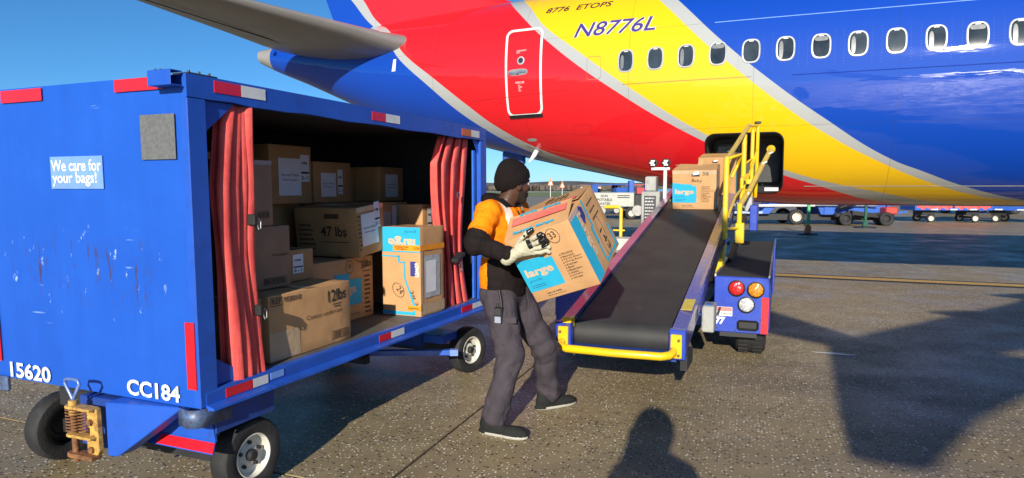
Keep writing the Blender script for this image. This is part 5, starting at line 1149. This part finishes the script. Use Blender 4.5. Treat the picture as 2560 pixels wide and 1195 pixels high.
# curtained carts and other trolleys
def far_cart(loc, rz, lab, red=True, Lc=3.6):
    t = empty('baggage_trolley', loc, rz); tag(t, lab, 'baggage cart', 'baggage carts beyond the aircraft')
    MB().box((-Lc/2, -.75, .58), (Lc/2, .75, .70)).build('deck', FARBLUE, t, bevel=.02); MB().box((-Lc/2, -.75, 2.0), (Lc/2, .75, 2.1)).build('roof', FARBLUE, t, bevel=.02)
    for sx in (-1, 1): MB().box((sx*Lc/2-.09*(sx > 0)-.0, -.74, .70), (sx*Lc/2+.09*(sx < 0), .74, 2.0)).build('end_panel', FARBLUE, t)
    if red:
        for k, (x0, x1) in enumerate(((-Lc/2+.1, -.06), (.06, Lc/2-.1))):
            mb = MB(); n = 22; vs = []
            for i in range(n+1):
                u = i/n; x = x0+(x1-x0)*u; vs += [(x, -.74+.03*math.sin(9*u*3.1), .62), (x, -.74+.03*math.sin(9*u*3.1+.5), 2.0)]
            mb.add(vs, [(2*i, 2*i+2, 2*i+3, 2*i+1) for i in range(n)]); mb.build('curtain', VINYL, t, smooth=60)
    else: MB().box((-Lc/2+.1, -.6, .70), (Lc/2-.1, .6, 1.0)).build('load_tray', FARBLUE, t)
    for x in (-.9, 0, .9): MB().box((x-.16, -.765, .60), (x+.16, -.752, .66)).build('reflective_tape', WHTAPE, t)
    for x in (-1.0, 1.05):
        MB().box((x-.3, -.45, .35), (x+.3, .45, .58)).build('turntable', DARK, t); MB().box((x-.05, -.6, .2), (x+.05, .6, .28)).build('axle', DARK, t)
        for sy in (-1, 1): wheel(t, (x, sy*.66, .2), .2, .13, .13, -sy, rz=R(90), hub=False)
    MB().bar((-Lc/2, 0, .5), (-Lc/2-1.0, 0, .35), .08, .08).build('tow_pole', FARBLUE, t); MB().box((-Lc/2-1.12, -.35, .3), (-Lc/2-1.0, .35, 1.3)).build('end_frame', FARBLUE, t)
    return t
far_cart((21.3, 33.9, 0), R(-4), 'blue cart with closed red curtains seen under the aircraft belly')
far_cart((24.6, 33.0, 0), R(-50), 'empty blue flat trolley at the right edge under the aircraft belly', False, 3.2)
def truck_dark(loc, rz, lab, c):
    t = empty('parked_truck', loc, rz); tag(t, lab, 'truck', 'vehicles far beyond the aircraft')
    m = mat('dark_truck_'+str(loc[0]), c, .5)
    MB().prism([(-2.6, -1, .6), (2.6, -1, .6), (2.6, -1, 1.5), (1.2, -1, 1.6), (.8, -1, 2.4), (-1.0, -1, 2.4), (-1.0, -1, 1.5), (-2.6, -1, 1.5)], (0, 2, 0)).build('body', m, t, bevel=.08)
    MB().prism([(.75, -1.01, 1.65), (.6, -1.01, 2.25), (-.8, -1.01, 2.25), (-.8, -1.01, 1.65)], (0, 2.02, 0)).build('window', GLASS, t)
    for x in (-1.7, 1.7):
        for sy in (-1, 1): wheel(t, (x, sy*.85, .45), .45, .3, .26, -sy, rz=R(90), hub=False, rim_m=GALV)
    MB().box((2.6, -.95, .55), (2.75, .95, .8)).build('bumper', DARK, t)
    return t
truck_dark((30.5, 45, 0), R(4), 'dark parked truck far behind the curtained cart', (.03, .03, .035)); truck_dark((21.5, 46, 0), R(0), 'grey tractor with big black tyres between tow bar and curtained cart', (.10, .11, .13))
# non potable water bowser and tugs at the left of the loader
wt = empty('water_cart', (5.5, 37.5, 0), R(-3)); tag(wt, 'white non potable water tank cart left of the loader control cabinet', 'water cart')
MB().box((-2.2, -.7, .66), (1.05, .7, 1.42)).build('tank', mat('cream_tank', (.42, .42, .38), .5, dirt=.3, dcol=(.3, .28, .22)), wt, bevel=.04)
tx = MB(); put_text(tx, 'NON', (-.72, -.71, 1.18), (1, 0, 0), (0, 0, 1), .36, .13, .02); put_text(tx, 'POTABLE', (-.92, -.71, .97), (1, 0, 0), (0, 0, 1), .80, .14, .02); put_text(tx, 'WATER', (-.80, -.71, .76), (1, 0, 0), (0, 0, 1), .58, .14, .02); tx.build('lettering', INK, wt)
for k in range(2): MB().box((.15, -.712, 1.24-k*.1), (.80, -.706, 1.28-k*.1)).build('fine_print', INK, wt)
MB().box((-2.3, -.65, .45), (1.6, .65, .56)).build('chassis', DARK, wt); MB().box((1.06, -.6, .57), (1.6, .6, 1.35)).build('pump_housing', BLACK, wt, bevel=.05)
for x, r_ in ((-.7, .22), (.1, .14), (1.2, .28)): MB().lathe([(.001, -.2), (r_, -.2), (r_*1.05, 0), (r_, .2), (.001, .2)], (x, -.7, .47), (0, 1, 0), 16).build('pump', GALV, wt, smooth=50)
for x in (-1.4, .9):
    for sy in (-1, 1): wheel(wt, (x, sy*.75, .33), .33, .2, .18, -sy, rz=R(90))
def tug(loc, rz, c, lab):
    t = empty('baggage_tractor', loc, rz); tag(t, lab, 'tractor', 'tractors parked beyond the loader'); m = mat('tug_'+str(round(loc[0]*10)), c, .4)
    MB().prism([(-1.4, -.7, .4), (1.4, -.7, .4), (1.4, -.7, 1.1), (.2, -.7, 1.2), (.0, -.7, .8), (-.7, -.7, .8), (-.8, -.7, 1.35), (-1.4, -.7, 1.35)], (0, 1.4, 0)).build('body', m, t, bevel=.04)
    MB().box((-.75, -.5, .8), (-.2, .5, 1.0)).build('seat', BLACK, t, bevel=.04); MB().box((-.85, -.5, 1.0), (-.72, .5, 1.65)).build('backrest', BLACK, t, bevel=.04); MB().tube([(.05, 0, 1.1), (-.25, 0, 1.4)], .04, 6).build('steering_column', BLACK, t)
    MB().box((-1.3, -.68, 1.86), (.9, .68, 1.92)).build('canopy', m, t); MB().box((-1.35, -.66, 1.36), (-.95, .66, 1.84)).build('rear_bin', m, t, bevel=.03); MB().box((.25, -.6, 1.21), (1.2, .6, 1.7)).build('front_bin', m, t, bevel=.03)
    for x in (-1.25, .85):
        for y in (-.62, .62): MB().tube([(x, y, 1.2), (x, y, 1.87)], .04, 6).build('canopy_post', m, t)
    for x in (-.95, .95):
        for sy in (-1, 1): wheel(t, (x, sy*.6, .32), .32, .22, .18, -sy, rz=R(90))
    return t
tug((6.3, 44.5, 0), R(8), (.03, .10, .40), 'blue tug parked behind the white water tank'); tug((7.9, 45.5, 0), R(-5), (.45, .03, .04), 'red tug parked behind the white water tank')
t = empty('parked_loader', (7.6, 41, 0), R(0)); tag(t, 'parked blue loader frame with tall blue uprights under the aircraft tail', 'loader', 'vehicles far beyond the aircraft')
for x in (-.55, .45, 2.9, 3.4): MB().box((x-.15, -.3, .5), (x+.15, .3, 2.1)).build('upright', FARBLUE, t, bevel=.03)
MB().box((-1.0, -.9, .42), (4.2, .9, .75)).build('chassis', FARBLUE, t, bevel=.04); MB().box((.75, -.4, .75), (2.6, .4, 1.6)).build('locker', mat('teal_locker', (.05, .2, .42), .5), t, bevel=.04)
for x in (-.4, 3.5):
    for sy in (-1, 1): wheel(t, (x, sy*.8, .36), .36, .22, .2, -sy, rz=R(90))
MB().box((4.4, -.5, .5), (5.6, .5, 1.5)).build('box_body', FARBLUE, t, bevel=.05)

# ------------------------------------------------------------------ people: smooth implicit bodies meshed by surface nets
def seg(P, a, b, ra, rb, sq=None):
    a = np.array(a, np.float32); b = np.array(b, np.float32); ab = b-a; d = P-a
    t = np.clip((d @ ab)/max(float(ab @ ab), 1e-9), 0, 1); return np.linalg.norm(d-t[..., None]*ab, axis=-1)-(ra+(rb-ra)*t)
def ell(P, c, r, M=None):
    d = P-np.array(c, np.float32)
    if M is not None: d = d @ np.array(M, np.float32).T
    r = np.array(r, np.float32); k0 = np.linalg.norm(d/r, axis=-1); k1 = np.linalg.norm(d/(r*r), axis=-1)+1e-6; return k0*(k0-1)/k1
def smin(a, b, k):
    h = np.clip(.5+.5*(b-a)/k, 0, 1); return b+(a-b)*h-k*h*(1-h)
def wrinkle(P, amp, dirs):
    s = 0
    wv = .35*np.sin(P[..., 2]*19+P[..., 0]*11)+.35*np.sin(P[..., 1]*23-P[..., 2]*9)
    for (d, f, ph) in dirs: s = s+(np.abs(np.sin((P @ np.array(d, np.float32))*f*.5+ph+wv))-.5)*-2
    return amp*s/len(dirs)
def nets(fn, lo, hi, h):
    lo = np.array(lo, float); n = np.ceil((np.array(hi)-lo)/h).astype(int)+1
    gx, gy, gz = [lo[i]+h*np.arange(n[i]) for i in range(3)]
    V = np.empty(tuple(n), np.float32)
    for i0 in range(0, n[0], 24):
        G = np.stack(np.meshgrid(gx[i0:i0+24], gy, gz, indexing='ij'), -1).astype(np.float32); V[i0:i0+24] = fn(G)
    ins = V < 0; c = ins[:-1, :-1, :-1].astype(np.int8)
    cnt = sum(ins[i:n[0]-1+i, j:n[1]-1+j, k:n[2]-1+k].astype(np.int8) for i in (0, 1) for j in (0, 1) for k in (0, 1))
    act = (cnt > 0) & (cnt < 8); idx = -np.ones(act.shape, np.int64); A = np.argwhere(act); idx[act] = np.arange(len(A))
    acc = np.zeros((len(A), 3)); num = np.zeros(len(A)); crn = [(i, j, k) for i in (0, 1) for j in (0, 1) for k in (0, 1)]
    for a in crn:
        for ax in range(3):
            if a[ax]: continue
            b = list(a); b[ax] = 1
            va = V[A[:, 0]+a[0], A[:, 1]+a[1], A[:, 2]+a[2]]; vb = V[A[:, 0]+b[0], A[:, 1]+b[1], A[:, 2]+b[2]]
            m = (va < 0) != (vb < 0); t = np.where(m, va/np.where(m, va-vb, 1), 0)
            p = np.array(a, float)[None].repeat(len(A), 0); p[:, ax] += t; acc[m] += p[m]; num[m] += 1
    pos = lo+h*(A+acc/num[:, None]); F = []
    for ax in range(3):
        o1, o2 = [(1, 2), (2, 0), (0, 1)][ax]; sl0 = [slice(None)]*3; sl1 = [slice(None)]*3; sl0[ax] = slice(0, n[ax]-1); sl1[ax] = slice(1, n[ax])
        sa, sb = ins[tuple(sl0)], ins[tuple(sl1)]; E = np.argwhere(sa != sb)
        E = E[(E[:, o1] > 0) & (E[:, o2] > 0) & (E[:, o1] < n[o1]-1) & (E[:, o2] < n[o2]-1)]
        q = []
        for d1, d2 in ((-1, -1), (0, -1), (0, 0), (-1, 0)):
            e = E.copy(); e[:, o1] += d1; e[:, o2] += d2; q.append(idx[e[:, 0], e[:, 1], e[:, 2]])
        q = np.stack(q, 1); fl = ~sa[E[:, 0], E[:, 1], E[:, 2]]; q[fl] = q[fl][:, ::-1]; F.append(q[(q >= 0).all(1)])
    return pos, np.concatenate(F)
def sdfmesh(name, fn, lo, hi, h, mats, parent, pick=None, off=(0, 0, 0)):
    v, f = nets(fn, lo, hi, h)
    if pick is not None: mi = pick(v[f].mean(1))
    me = bpy.data.meshes.new(name); me.from_pydata((v-np.array(off)).tolist(), [], f.tolist())
    for m in (mats if isinstance(mats, (list, tuple)) else [mats]): me.materials.append(m)
    if pick is not None: me.polygons.foreach_set('material_index', mi.astype(np.int32))
    me.shade_smooth(); o = bpy.data.objects.new(name, me); COL.objects.link(o); o.parent = parent; return o
SKIN = mat('dark_brown_skin', (.075, .034, .020), .42, var=.1, vscale=30)
def m_cloth(name, col, wv=260., rough=.85, bs=.25, fold=0.):
    x = NT(name); x.l(x.mix(x.mapr(x.noise(9, 5), .3, .7), tuple(v*.82 for v in col), tuple(min(1, v*1.12) for v in col)), x.b.inputs['Base Color']); x.b.inputs['Roughness'].default_value = rough
    x.b.inputs['Specular IOR Level'].default_value = .15; bp = x.bump(x.math('ADD', x.noise(wv, 2), x.math('MULTIPLY', x.noise(18, 4), 2.)), bs, .004)
    if fold:
        b2 = x.n('Bump'); b2.inputs['Strength'].default_value = fold; b2.inputs['Distance'].default_value = .035
        n1 = x.noise(7, 2, vec=x.map((1, 1, .45), (.5, .3, 0)), dist=1.2); r = x.math('ABSOLUTE', x.math('SUBTRACT', n1, .5)); n2 = x.noise(11, 2, vec=x.map((.6, .8, 1.3), (0, .6, .4)), dist=.8); r2 = x.math('ABSOLUTE', x.math('SUBTRACT', n2, .5))
        x.l(x.math('ADD', r, x.math('MULTIPLY', r2, .6)), b2.inputs['Height']); x.l(b2.outputs[0], bp.inputs['Normal'])
    return x.m
HIVIS = m_cloth('hi_vis_orange_cloth', (.92, .225, .004), fold=.5); BLACKC = m_cloth('black_brown_fleece', (.013, .009, .009), fold=.6); SILVER = m_cloth('silver_reflective_stripe', (.72, .62, .55), rough=.45)
TROUS = m_cloth('grey_work_trousers', (.060, .050, .060), fold=.55); KNIT = m_cloth('dark_knit_beanie', (.010, .007, .007), 120, .95, .8); GLOVE = m_cloth('cream_work_glove', (.50, .47, .34)); GRIP = mat('black_glove_rubber', (.010, .010, .011), .22)
SHOE = m_cloth('dark_trainer_mesh', (.020, .021, .020)); SOLE = mat('white_shoe_sole', (.42, .40, .34), .6, dirt=.3)
BEARD = mat('short_dark_beard', (.016, .010, .008), .8)
PR = Vector((-.05, 4.66, 0))
man = empty('person', PR); tag(man, 'worker in orange hi-vis hoodie, grey trousers and black beanie carrying a carton', 'person')
Ff = np.array((.87, -.493, 0), np.float32); Lf = np.array((.493, .87, 0), np.float32); BM = [Ff, Lf, (0, 0, 1)]
BC = np.array((-.055, 4.675, 0), np.float32)
def bod(f, l, z): return BC+Ff*f+Lf*l+np.array((0, 0, z), np.float32)
SHR, SHL = bod(-.005, -.195, 1.465), bod(-.005, .195, 1.465)
ELR, WRR = np.array((-.236, 4.36, 1.275)), np.array((-.03, 4.235, 1.215))
ELL_, WRL = np.array((.20, 4.97, 1.18)), np.array((.37, 4.87, 1.06))
HPR, HPL = bod(.0, -.095, .92), bod(0, .095, .92)
KNR, KNL = np.array((-.01, 4.50, .52)), np.array((.235, 4.83, .49))
ANR, ANL = np.array((-.115, 4.43, .10)), np.array((.27, 4.975, .10))
HC = np.array((.018, 4.68, 1.652), np.float32); hf = np.array((.875, .48, -.06)); hf /= np.linalg.norm(hf); hl = np.cross((0, 0, 1), hf); hl /= np.linalg.norm(hl); hu = np.cross(hf, hl); HM = np.array([hf, hl, hu])
def hd(f, l, u): return HC+HM.T @ np.array((f, l, u))
def s_head(P):
    d = ell(P, hd(-.012, 0, .028), (.098, .077, .104), HM); d = smin(d, ell(P, hd(.030, 0, -.048), (.066, .060, .076), HM), .03)
    d = smin(d, ell(P, hd(.062, 0, -.105), (.030, .032, .026), HM), .025)
    d = smin(d, ell(P, hd(.078, 0, .028), (.026, .055, .016), HM), .015)
    d = smin(d, seg(P, hd(.088, 0, .012), hd(.112, 0, -.026), .009, .014), .012); d = smin(d, ell(P, hd(.100, 0, -.032), (.016, .020, .011), HM), .008)
    d = smin(d, ell(P, hd(.096, 0, -.062), (.014, .024, .008), HM), .006); d = smin(d, ell(P, hd(.094, 0, -.078), (.013, .022, .008), HM), .006)
    for s in (-1, 1):
        d = smin(d, ell(P, hd(.060, s*.042, -.022), (.026, .022, .022), HM), .02); d = np.maximum(d, -ell(P, hd(.098, s*.034, .006), (.014, .017, .010), HM))
        d = smin(d, ell(P, hd(-.006, s*.078, -.012), (.024, .010, .034), HM), .008); d = np.maximum(d, -ell(P, hd(.004, s*.090, -.010), (.010, .008, .018), HM))
    return d
def s_body(P):
    d = s_head(P)
    d = smin(d, seg(P, hd(-.030, 0, -.06), bod(-.02, 0, 1.45), .058, .066), .03)
    d = smin(d, ell(P, bod(0, 0, 1.32), (.09, .15, .20), BM), .05); d = smin(d, ell(P, bod(0, 0, 1.05), (.075, .11, .20), BM), .05); d = smin(d, seg(P, SHR, SHL, .055, .055), .04)
    for a, b, c in ((SHR, ELR, WRR), (SHL, ELL_, WRL)): d = smin(d, seg(P, a, b, .05, .042), .02); d = smin(d, seg(P, b, c, .041, .028), .02)
    for a, b, c in ((HPR, KNR, ANR), (HPL, KNL, ANL)): d = smin(d, seg(P, a, b, .062, .05), .03); d = smin(d, seg(P, b, c, .048, .035), .02)
    return d
def p_body(c):
    q = (c-HC) @ HM.T.astype(float); q = (c-np.array(HC)) @ np.array(HM).T
    beard = (q[:, 2] < -.045+.25*(.06-q[:, 0])*(q[:, 0] < .06)) & (q[:, 2] > -.15) & (q[:, 0] > .0) & ~((np.abs(q[:, 1]) < .022) & (q[:, 2] > -.083) & (q[:, 2] < -.055) & (q[:, 0] > .09))
    return np.where(beard, 1, 0)
sdfmesh('body', s_body, (-.34, 4.1, .06), (.5, 5.12, 1.82), .0075, [SKIN, BEARD], man, p_body, PR)
for s in (-1, 1):
    e = hd(.082, s*.034, .006); MB().lathe([(.0005, .012), (.008, .009), (.012, 0), (.008, -.009), (.0005, -.012)], tuple(e-np.array(PR)), tuple(hf), 14).build('eye', mat('eye_white', (.5, .45, .42), .2), man, smooth=60)
def s_cap(P):
    d = ell(P, hd(-.018, 0, .052), (.117, .094, .108), HM); d = smin(d, ell(P, hd(-.040, 0, .015), (.106, .090, .10), HM), .03); d = smin(d, ell(P, hd(-.045, 0, .095), (.075, .07, .072), HM), .03)
    q = (P-HC) @ HM.T.astype(np.float32); pl = -(q[..., 2]-(.0+.50*q[..., 0])); d = d+.002*np.sin(np.arctan2(q[..., 1], q[..., 0]+.02)*34)
    cuff = np.abs(q[..., 2]-(.035+.50*q[..., 0]))-.035
    d = np.where(cuff < 0, d-.004, d)
    return np.maximum(np.maximum(d, pl), -(d+.011)*1.)
sdfmesh('beanie', s_cap, (-.16, 4.5, 1.54), (.2, 4.86, 1.86), .005, KNIT, man, None, PR)
WD = [((.6, .3, 1), 34, 0), ((-.5, .8, .7), 45, 1), ((1, -.2, .4), 52, 2), ((.2, .2, 1), 70, 3)]
def s_hood(P):
    d = ell(P, bod(0, 0, 1.345), (.142, .205, .20), BM); d = smin(d, ell(P, bod(-.005, 0, 1.09), (.142, .180, .23), BM), .06); d = smin(d, ell(P, bod(-.005, 0, .97), (.140, .182, .24), BM), .05); d = smin(d, seg(P, SHR, SHL, .074, .074), .05)
    for a, b, c, k in ((SHR, ELR, WRR, 1), (SHL, ELL_, WRL, 0)):
        s1 = seg(P, a, b, .080, .068); s2 = seg(P, b, c, .066, .044)
        d = smin(d, smin(s1, s2, .02)+wrinkle(P, .006, [((.9, -.5, .2), 75, 0), ((.3, .7, 1), 60, 1)]), .022)
    d = d+wrinkle(P, .010, WD)
    # hood bunched behind the neck
    for k in range(7):
        a0 = R(95+170*k/7); a1 = R(95+170*(k+1)/7); r0 = .092
        d = smin(d, seg(P, bod(-.03+r0*math.cos(a0), r0*math.sin(a0), 1.535+.028*math.sin(a0)*0-.02*math.cos(a0)), bod(-.03+r0*math.cos(a1), r0*math.sin(a1), 1.535-.02*math.cos(a1)), .036, .036), .015)
    for s in (-1, 1): d = smin(d, seg(P, bod(-.035, s*.09, 1.535), bod(.085, s*.035, 1.47), .034, .024), .015)
    nk = seg(P, hd(-.02, 0, -.05), bod(.02, 0, 1.44), .066, .062); d = np.maximum(d, -nk)
    d = np.maximum(d, .895-P[..., 2]); wr = seg(P, WRR+(WRR-ELR)*.34, WRR+(WRR-ELR)*.6, .05, .05); d = np.maximum(d, -wr+.0); wl = seg(P, WRL, WRL+(WRL-ELL_)*.4, .05, .05)
    return np.maximum(d, -wl)
def p_hood(c):
    q = (c-np.array(BC)) @ np.array([Ff, Lf, (0, 0, 1)]).T; f, l, z = q[:, 0], q[:, 1], q[:, 2]
    def along(a, b): ab = b-a; return ((c-a) @ ab)/float(ab @ ab), np.linalg.norm(c-a-np.clip(((c-a) @ ab)/float(ab @ ab), 0, 1)[:, None]*ab, axis=1)
    m = np.zeros(len(c), int)
    m[(z < 1.165+.02*np.sin(f*30)) & (f > -.022)] = 1
    tR, dR = along(SHR, ELR); fR, eR = along(ELR, WRR); m[(dR < .10) & (tR > .74) & (l < -.10)] = 1; m[(eR < .088) & (fR > -.02)] = 1
    tL, dL = along(SHL, ELL_); fL, eL = along(ELL_, WRL); m[(dL < .10) & (tL > .62) & (l > .12)] = 1; m[(eL < .085) & (fL > 0)] = 1
    m[(z > 1.498) & (np.hypot(f+.02, l) < .145)] = 1
    st = (np.abs(np.abs(l)-(.105+.0*(z-1.3))) < .030) & (z > 1.17) & (m == 0); m[st] = 2
    m[(np.abs(z-1.185) < .025) & (m == 0) & (f < .03)] = 2
    return m
sdfmesh('hoodie', s_hood, (-.36, 4.15, .86), (.48, 5.12, 1.62), .0068, [HIVIS, BLACKC, SILVER], man, p_hood, PR)
for s in (-.03, .035): MB().tube([tuple(bod(.125, s, 1.475)-np.array(PR)), tuple(bod(.150, s*1.1, 1.42)-np.array(PR)), tuple(bod(.155, s*1.2, 1.36)-np.array(PR))], .0045, 6).build('drawstring', BLACKC, man)
def s_tro(P):
    d = ell(P, bod(-.005, 0, .91), (.132, .172, .15), BM)
    for a, b, c, ph in ((HPR, KNR, ANR, 0.), (HPL, KNL, ANL, 2.)):
        c2 = c+np.array((0, 0, .02)); leg = smin(seg(P, a, b, .112, .090), seg(P, b, c2, .086, .078), .03)
        leg = leg+wrinkle(P, .012, [((1, .5, .35), 40, ph), ((-.9, .6, .5), 52, ph+1), ((.9, .3, -.55), 34, ph+2)])
        low = np.clip((.30-P[..., 2])/.2, 0, 1); leg = leg+low*.005*np.sin(P[..., 2]*62+26*P[..., 0]-14*P[..., 1]+ph)
        kb = np.exp(-((P[..., 2]-b[2])/.09)**2); leg = leg+kb*.004*np.sin(P[..., 2]*60-34*P[..., 0]+ph)
        d = smin(d, leg, .03)
    d = np.maximum(d, P[..., 2]-.955)
    return np.maximum(d, .055-P[..., 2])
sdfmesh('trousers', s_tro, (-.36, 4.25, .03), (.46, 5.12, 1.0), .0068, TROUS, man, None, PR)
# pockets: cargo flap on the near thigh, back hem
def near_leg(z, sx): return Vector((KNR[0]+(HPR[0]-KNR[0])*(z-.52)/.40, KNR[1]+(HPR[1]-KNR[1])*(z-.52)/.40, z))
for z0, z1 in ((.74, .775),):
    p = near_leg(.76, 0)-PR; MB().obox(p+Vector((.02, -.100, 0)), (.15, .012, .045), (0, 0, R(-4))).build('pocket_flap', TROUS, man, bevel=.005)
def shoe(h, t, nm='shoe'):
    h, t = np.array(h), np.array(t); d = (t-h)/np.linalg.norm(t-h); n = np.array((-d[1], d[0], 0)); M = np.array([d, n, (0, 0, 1)]); Lh = np.linalg.norm(t-h)
    def fn(P):
        k = lambda a, b, c: h+d*a+n*b+np.array((0, 0, c))
        up = smin(ell(P, k(.075, 0, .062), (.085, .044, .062), M), ell(P, k(Lh-.085, 0, .040), (.10, .046, .042), M), .045); up = smin(up, seg(P, k(.065, 0, .07), k(.05, 0, .12), .045, .042), .03)
        so = smin(ell(P, k(.07, 0, .02), (.09, .047, .03), M), ell(P, k(Lh-.095, 0, .02), (.115, .054, .03), M), .05); so = np.maximum(so, np.abs(P[..., 2]-.018)-.016)
        return np.maximum(smin(up, so, .006), .002-P[..., 2])
    return sdfmesh(nm, fn, np.minimum(h, t)-np.array((.14, .14, .005)), np.maximum(h, t)+np.array((.14, .14, .17)), .0055, [SHOE, SOLE], man, lambda c: np.where((c[:, 2] < .027) & ~((((c-h) @ d) < .05) & (c[:, 2] > .012)), 1, 0), PR)
shoe((-.205, 4.46, 0), (.085, 4.315, 0)); shoe((.185, 4.925, 0), (.465, 5.07, 0))
# gloves gripping the carton
HMx = Matrix.Translation((.337, 4.452, 1.27)) @ Euler((.414, -.333, -.512)).to_matrix().to_4x4()
def glove(wrist, pts, fingers, thumb, lo, hi, grip, nm='glove'):
    def fn(P):
        d = seg(P, wrist, pts[0], .036, .036)
        for a, b, r0, r1 in pts[1]: d = smin(d, seg(P, a, b, r0, r1), .012)
        for ch in list(fingers)+[thumb]:
            for i in range(len(ch)-1): d = smin(d, seg(P, ch[i], ch[i+1], .0150, .0138), .004)
        cf = seg(P, np.array(wrist)+np.array((-.012, 0, -.004)), np.array(wrist)+np.array((.012, 0, .003)), .043, .043); d = smin(d, cf, .01)
        return d+.001*np.sin(P[..., 0]*190)*np.sin(P[..., 2]*170)
    v, f = nets(fn, lo, hi, .0032); me = bpy.data.meshes.new(nm); mi = grip(v[f].mean(1)); w = [tuple(HMx @ Vector(p)-PR) for p in v]; me.from_pydata(w, [], f.tolist())
    me.materials.append(GLOVE); me.materials.append(GRIP); me.polygons.foreach_set('material_index', mi.astype(np.int32)); me.shade_smooth(); o = bpy.data.objects.new(nm, me); COL.objects.link(o); o.parent = man
fy = -.290
F4 = [[(-.052, -.312, .195), (-.008, -.318, .206), (.030, fy, .205), (.045, fy, .190)], [(-.048, -.316, .168), (.002, -.322, .172), (.040, fy-.002, .166), (.050, fy, .148)], [(-.050, -.314, .140), (.0, -.320, .136), (.036, fy-.002, .126), (.042, fy, .110)], [(-.056, -.310, .114), (-.012, -.314, .104), (.020, fy-.001, .094), (.026, fy, .080)]]
TH = [(-.135, -.322, .195), (-.085, -.318, .228), (-.040, -.305, .246), (-.008, -.292, .250)]
glove((-.222, -.335, .145), [(-.12, -.322, .160), [((-.13, -.320, .175), (-.055, -.314, .195), .026, .018), ((-.13, -.320, .165), (-.050, -.316, .168), .026, .019), ((-.13, -.320, .15), (-.052, -.314, .140), .026, .018), ((-.13, -.320, .14), (-.058, -.310, .116), .024, .017)]], F4, TH, (-.30, -.40, .03), (.09, -.265, .29), lambda c: np.where(((c[:, 0] > -.062) & (c[:, 0] < -.034) & (c[:, 1] < -.322) & (c[:, 2] > .15)) | ((c[:, 0] > .015) & (c[:, 2] > .125)) | ((c[:, 0] > -.035) & (c[:, 2] > .228)), 1, 0))
F4b = [[(-.10, .20-.028*k, -.262), (-.05, .20-.028*k, -.262), (.0, .20-.028*k, -.246), (.025, .20-.028*k, -.243)] for k in range(4)]
glove((-.235, .175, -.262), [(-.15, .16, -.262), [((-.16, .16, -.264), (-.10, .20, -.262), .024, .017), ((-.16, .16, -.264), (-.10, .116, -.262), .024, .017), ((-.16, .16, -.264), (-.10, .16, -.262), .026, .02)]], F4b, [(-.18, .21, -.262), (-.12, .25, -.262), (-.08, .262, -.258), (-.06, .262, -.25)], (-.31, .06, -.33), (.06, .30, -.215), lambda c: np.where(c[:, 2] > -.252, 1, 0))
# two-way radio at the belt
rd = empty('radio', (-.085, 4.462, .735), R(-25)); tag(rd, 'black two-way radio with stub aerial clipped to the worker hip', 'radio')
MB().box((-.029, -.02, 0), (.029, .018, .115)).build('body', BLACK, rd, bevel=.007); MB().box((-.022, -.0225, .01), (.022, -.0205, .052)).build('screen', mat('radio_screen', (.30, .32, .40), .2), rd); MB().box((-.022, -.0225, .062), (.022, -.0205, .105)).build('speaker_grille', mat('grille_dark', (.03, .03, .03), .7), rd)
MB().tube([(.018, 0, .112), (.012, .004, .16), (-.004, .01, .225)], [.010, .009, .006], 8).build('aerial', BLACK, rd, smooth=60); MB().tube([(-.012, 0, .112), (-.012, 0, .135)], .008, 8).build('knob', DARK, rd); MB().box((-.015, .018, .04), (.015, .03, .11)).build('clip', STEEL, rd)
# the photographer, standing behind the lens; only the shadow is in the picture
PG = Vector((-.02, -.40, 0))
pg = empty('person', PG); tag(pg, 'photographer in dark hooded coat whose shadow lies on the concrete', 'person')
def s_pg(P):
    d = ell(P, (0, 0, 1.69), (.10, .085, .13)); d = smin(d, ell(P, (0, -.03, 1.71), (.135, .125, .165)), .02); d = smin(d, seg(P, (0, 0, 1.58), (0, 0, 1.45), .07, .09), .05)
    d = smin(d, ell(P, (0, 0, 1.22), (.23, .16, .36)), .06); d = smin(d, ell(P, (0, 0, .92), (.25, .18, .30)), .06); d = smin(d, seg(P, (-.15, 0, 1.43), (.15, 0, 1.43), .08, .08), .08)
    for s in (-1, 1):
        d = smin(d, seg(P, (s*.16, 0, 1.42), (s*.16, .14, 1.24), .085, .07), .03); d = smin(d, seg(P, (s*.16, .14, 1.24), (s*.07, .36, 1.55), .058, .035), .02); d = smin(d, ell(P, (s*.065, .385, 1.585), (.035, .03, .045)), .02)
        d = smin(d, seg(P, (s*.10, 0, .9), (s*.12, .02, .5), .11, .085), .03); d = smin(d, seg(P, (s*.12, .02, .5), (s*.13, 0, .10), .08, .06), .03); d = smin(d, ell(P, (s*.13, .07, .05), (.055, .14, .05)), .03)
    return np.maximum(d, .003-P[..., 2])
sdfmesh('body', s_pg, (-.42, -.25, -.01), (.42, .5, 1.92), .02, m_cloth('dark_coat', (.03, .03, .035)), pg).scale = (1.05, .8, 1.06)
ph = MB().box((-.078, -.030, 1.575), (.078, -.021, 1.652)).build('phone', BLACK); tag(ph, 'black phone held up by the photographer', 'phone')
for o in SC.objects:
    if o.type == 'MESH' and not o.data.materials: o.data.materials.append(DARK)
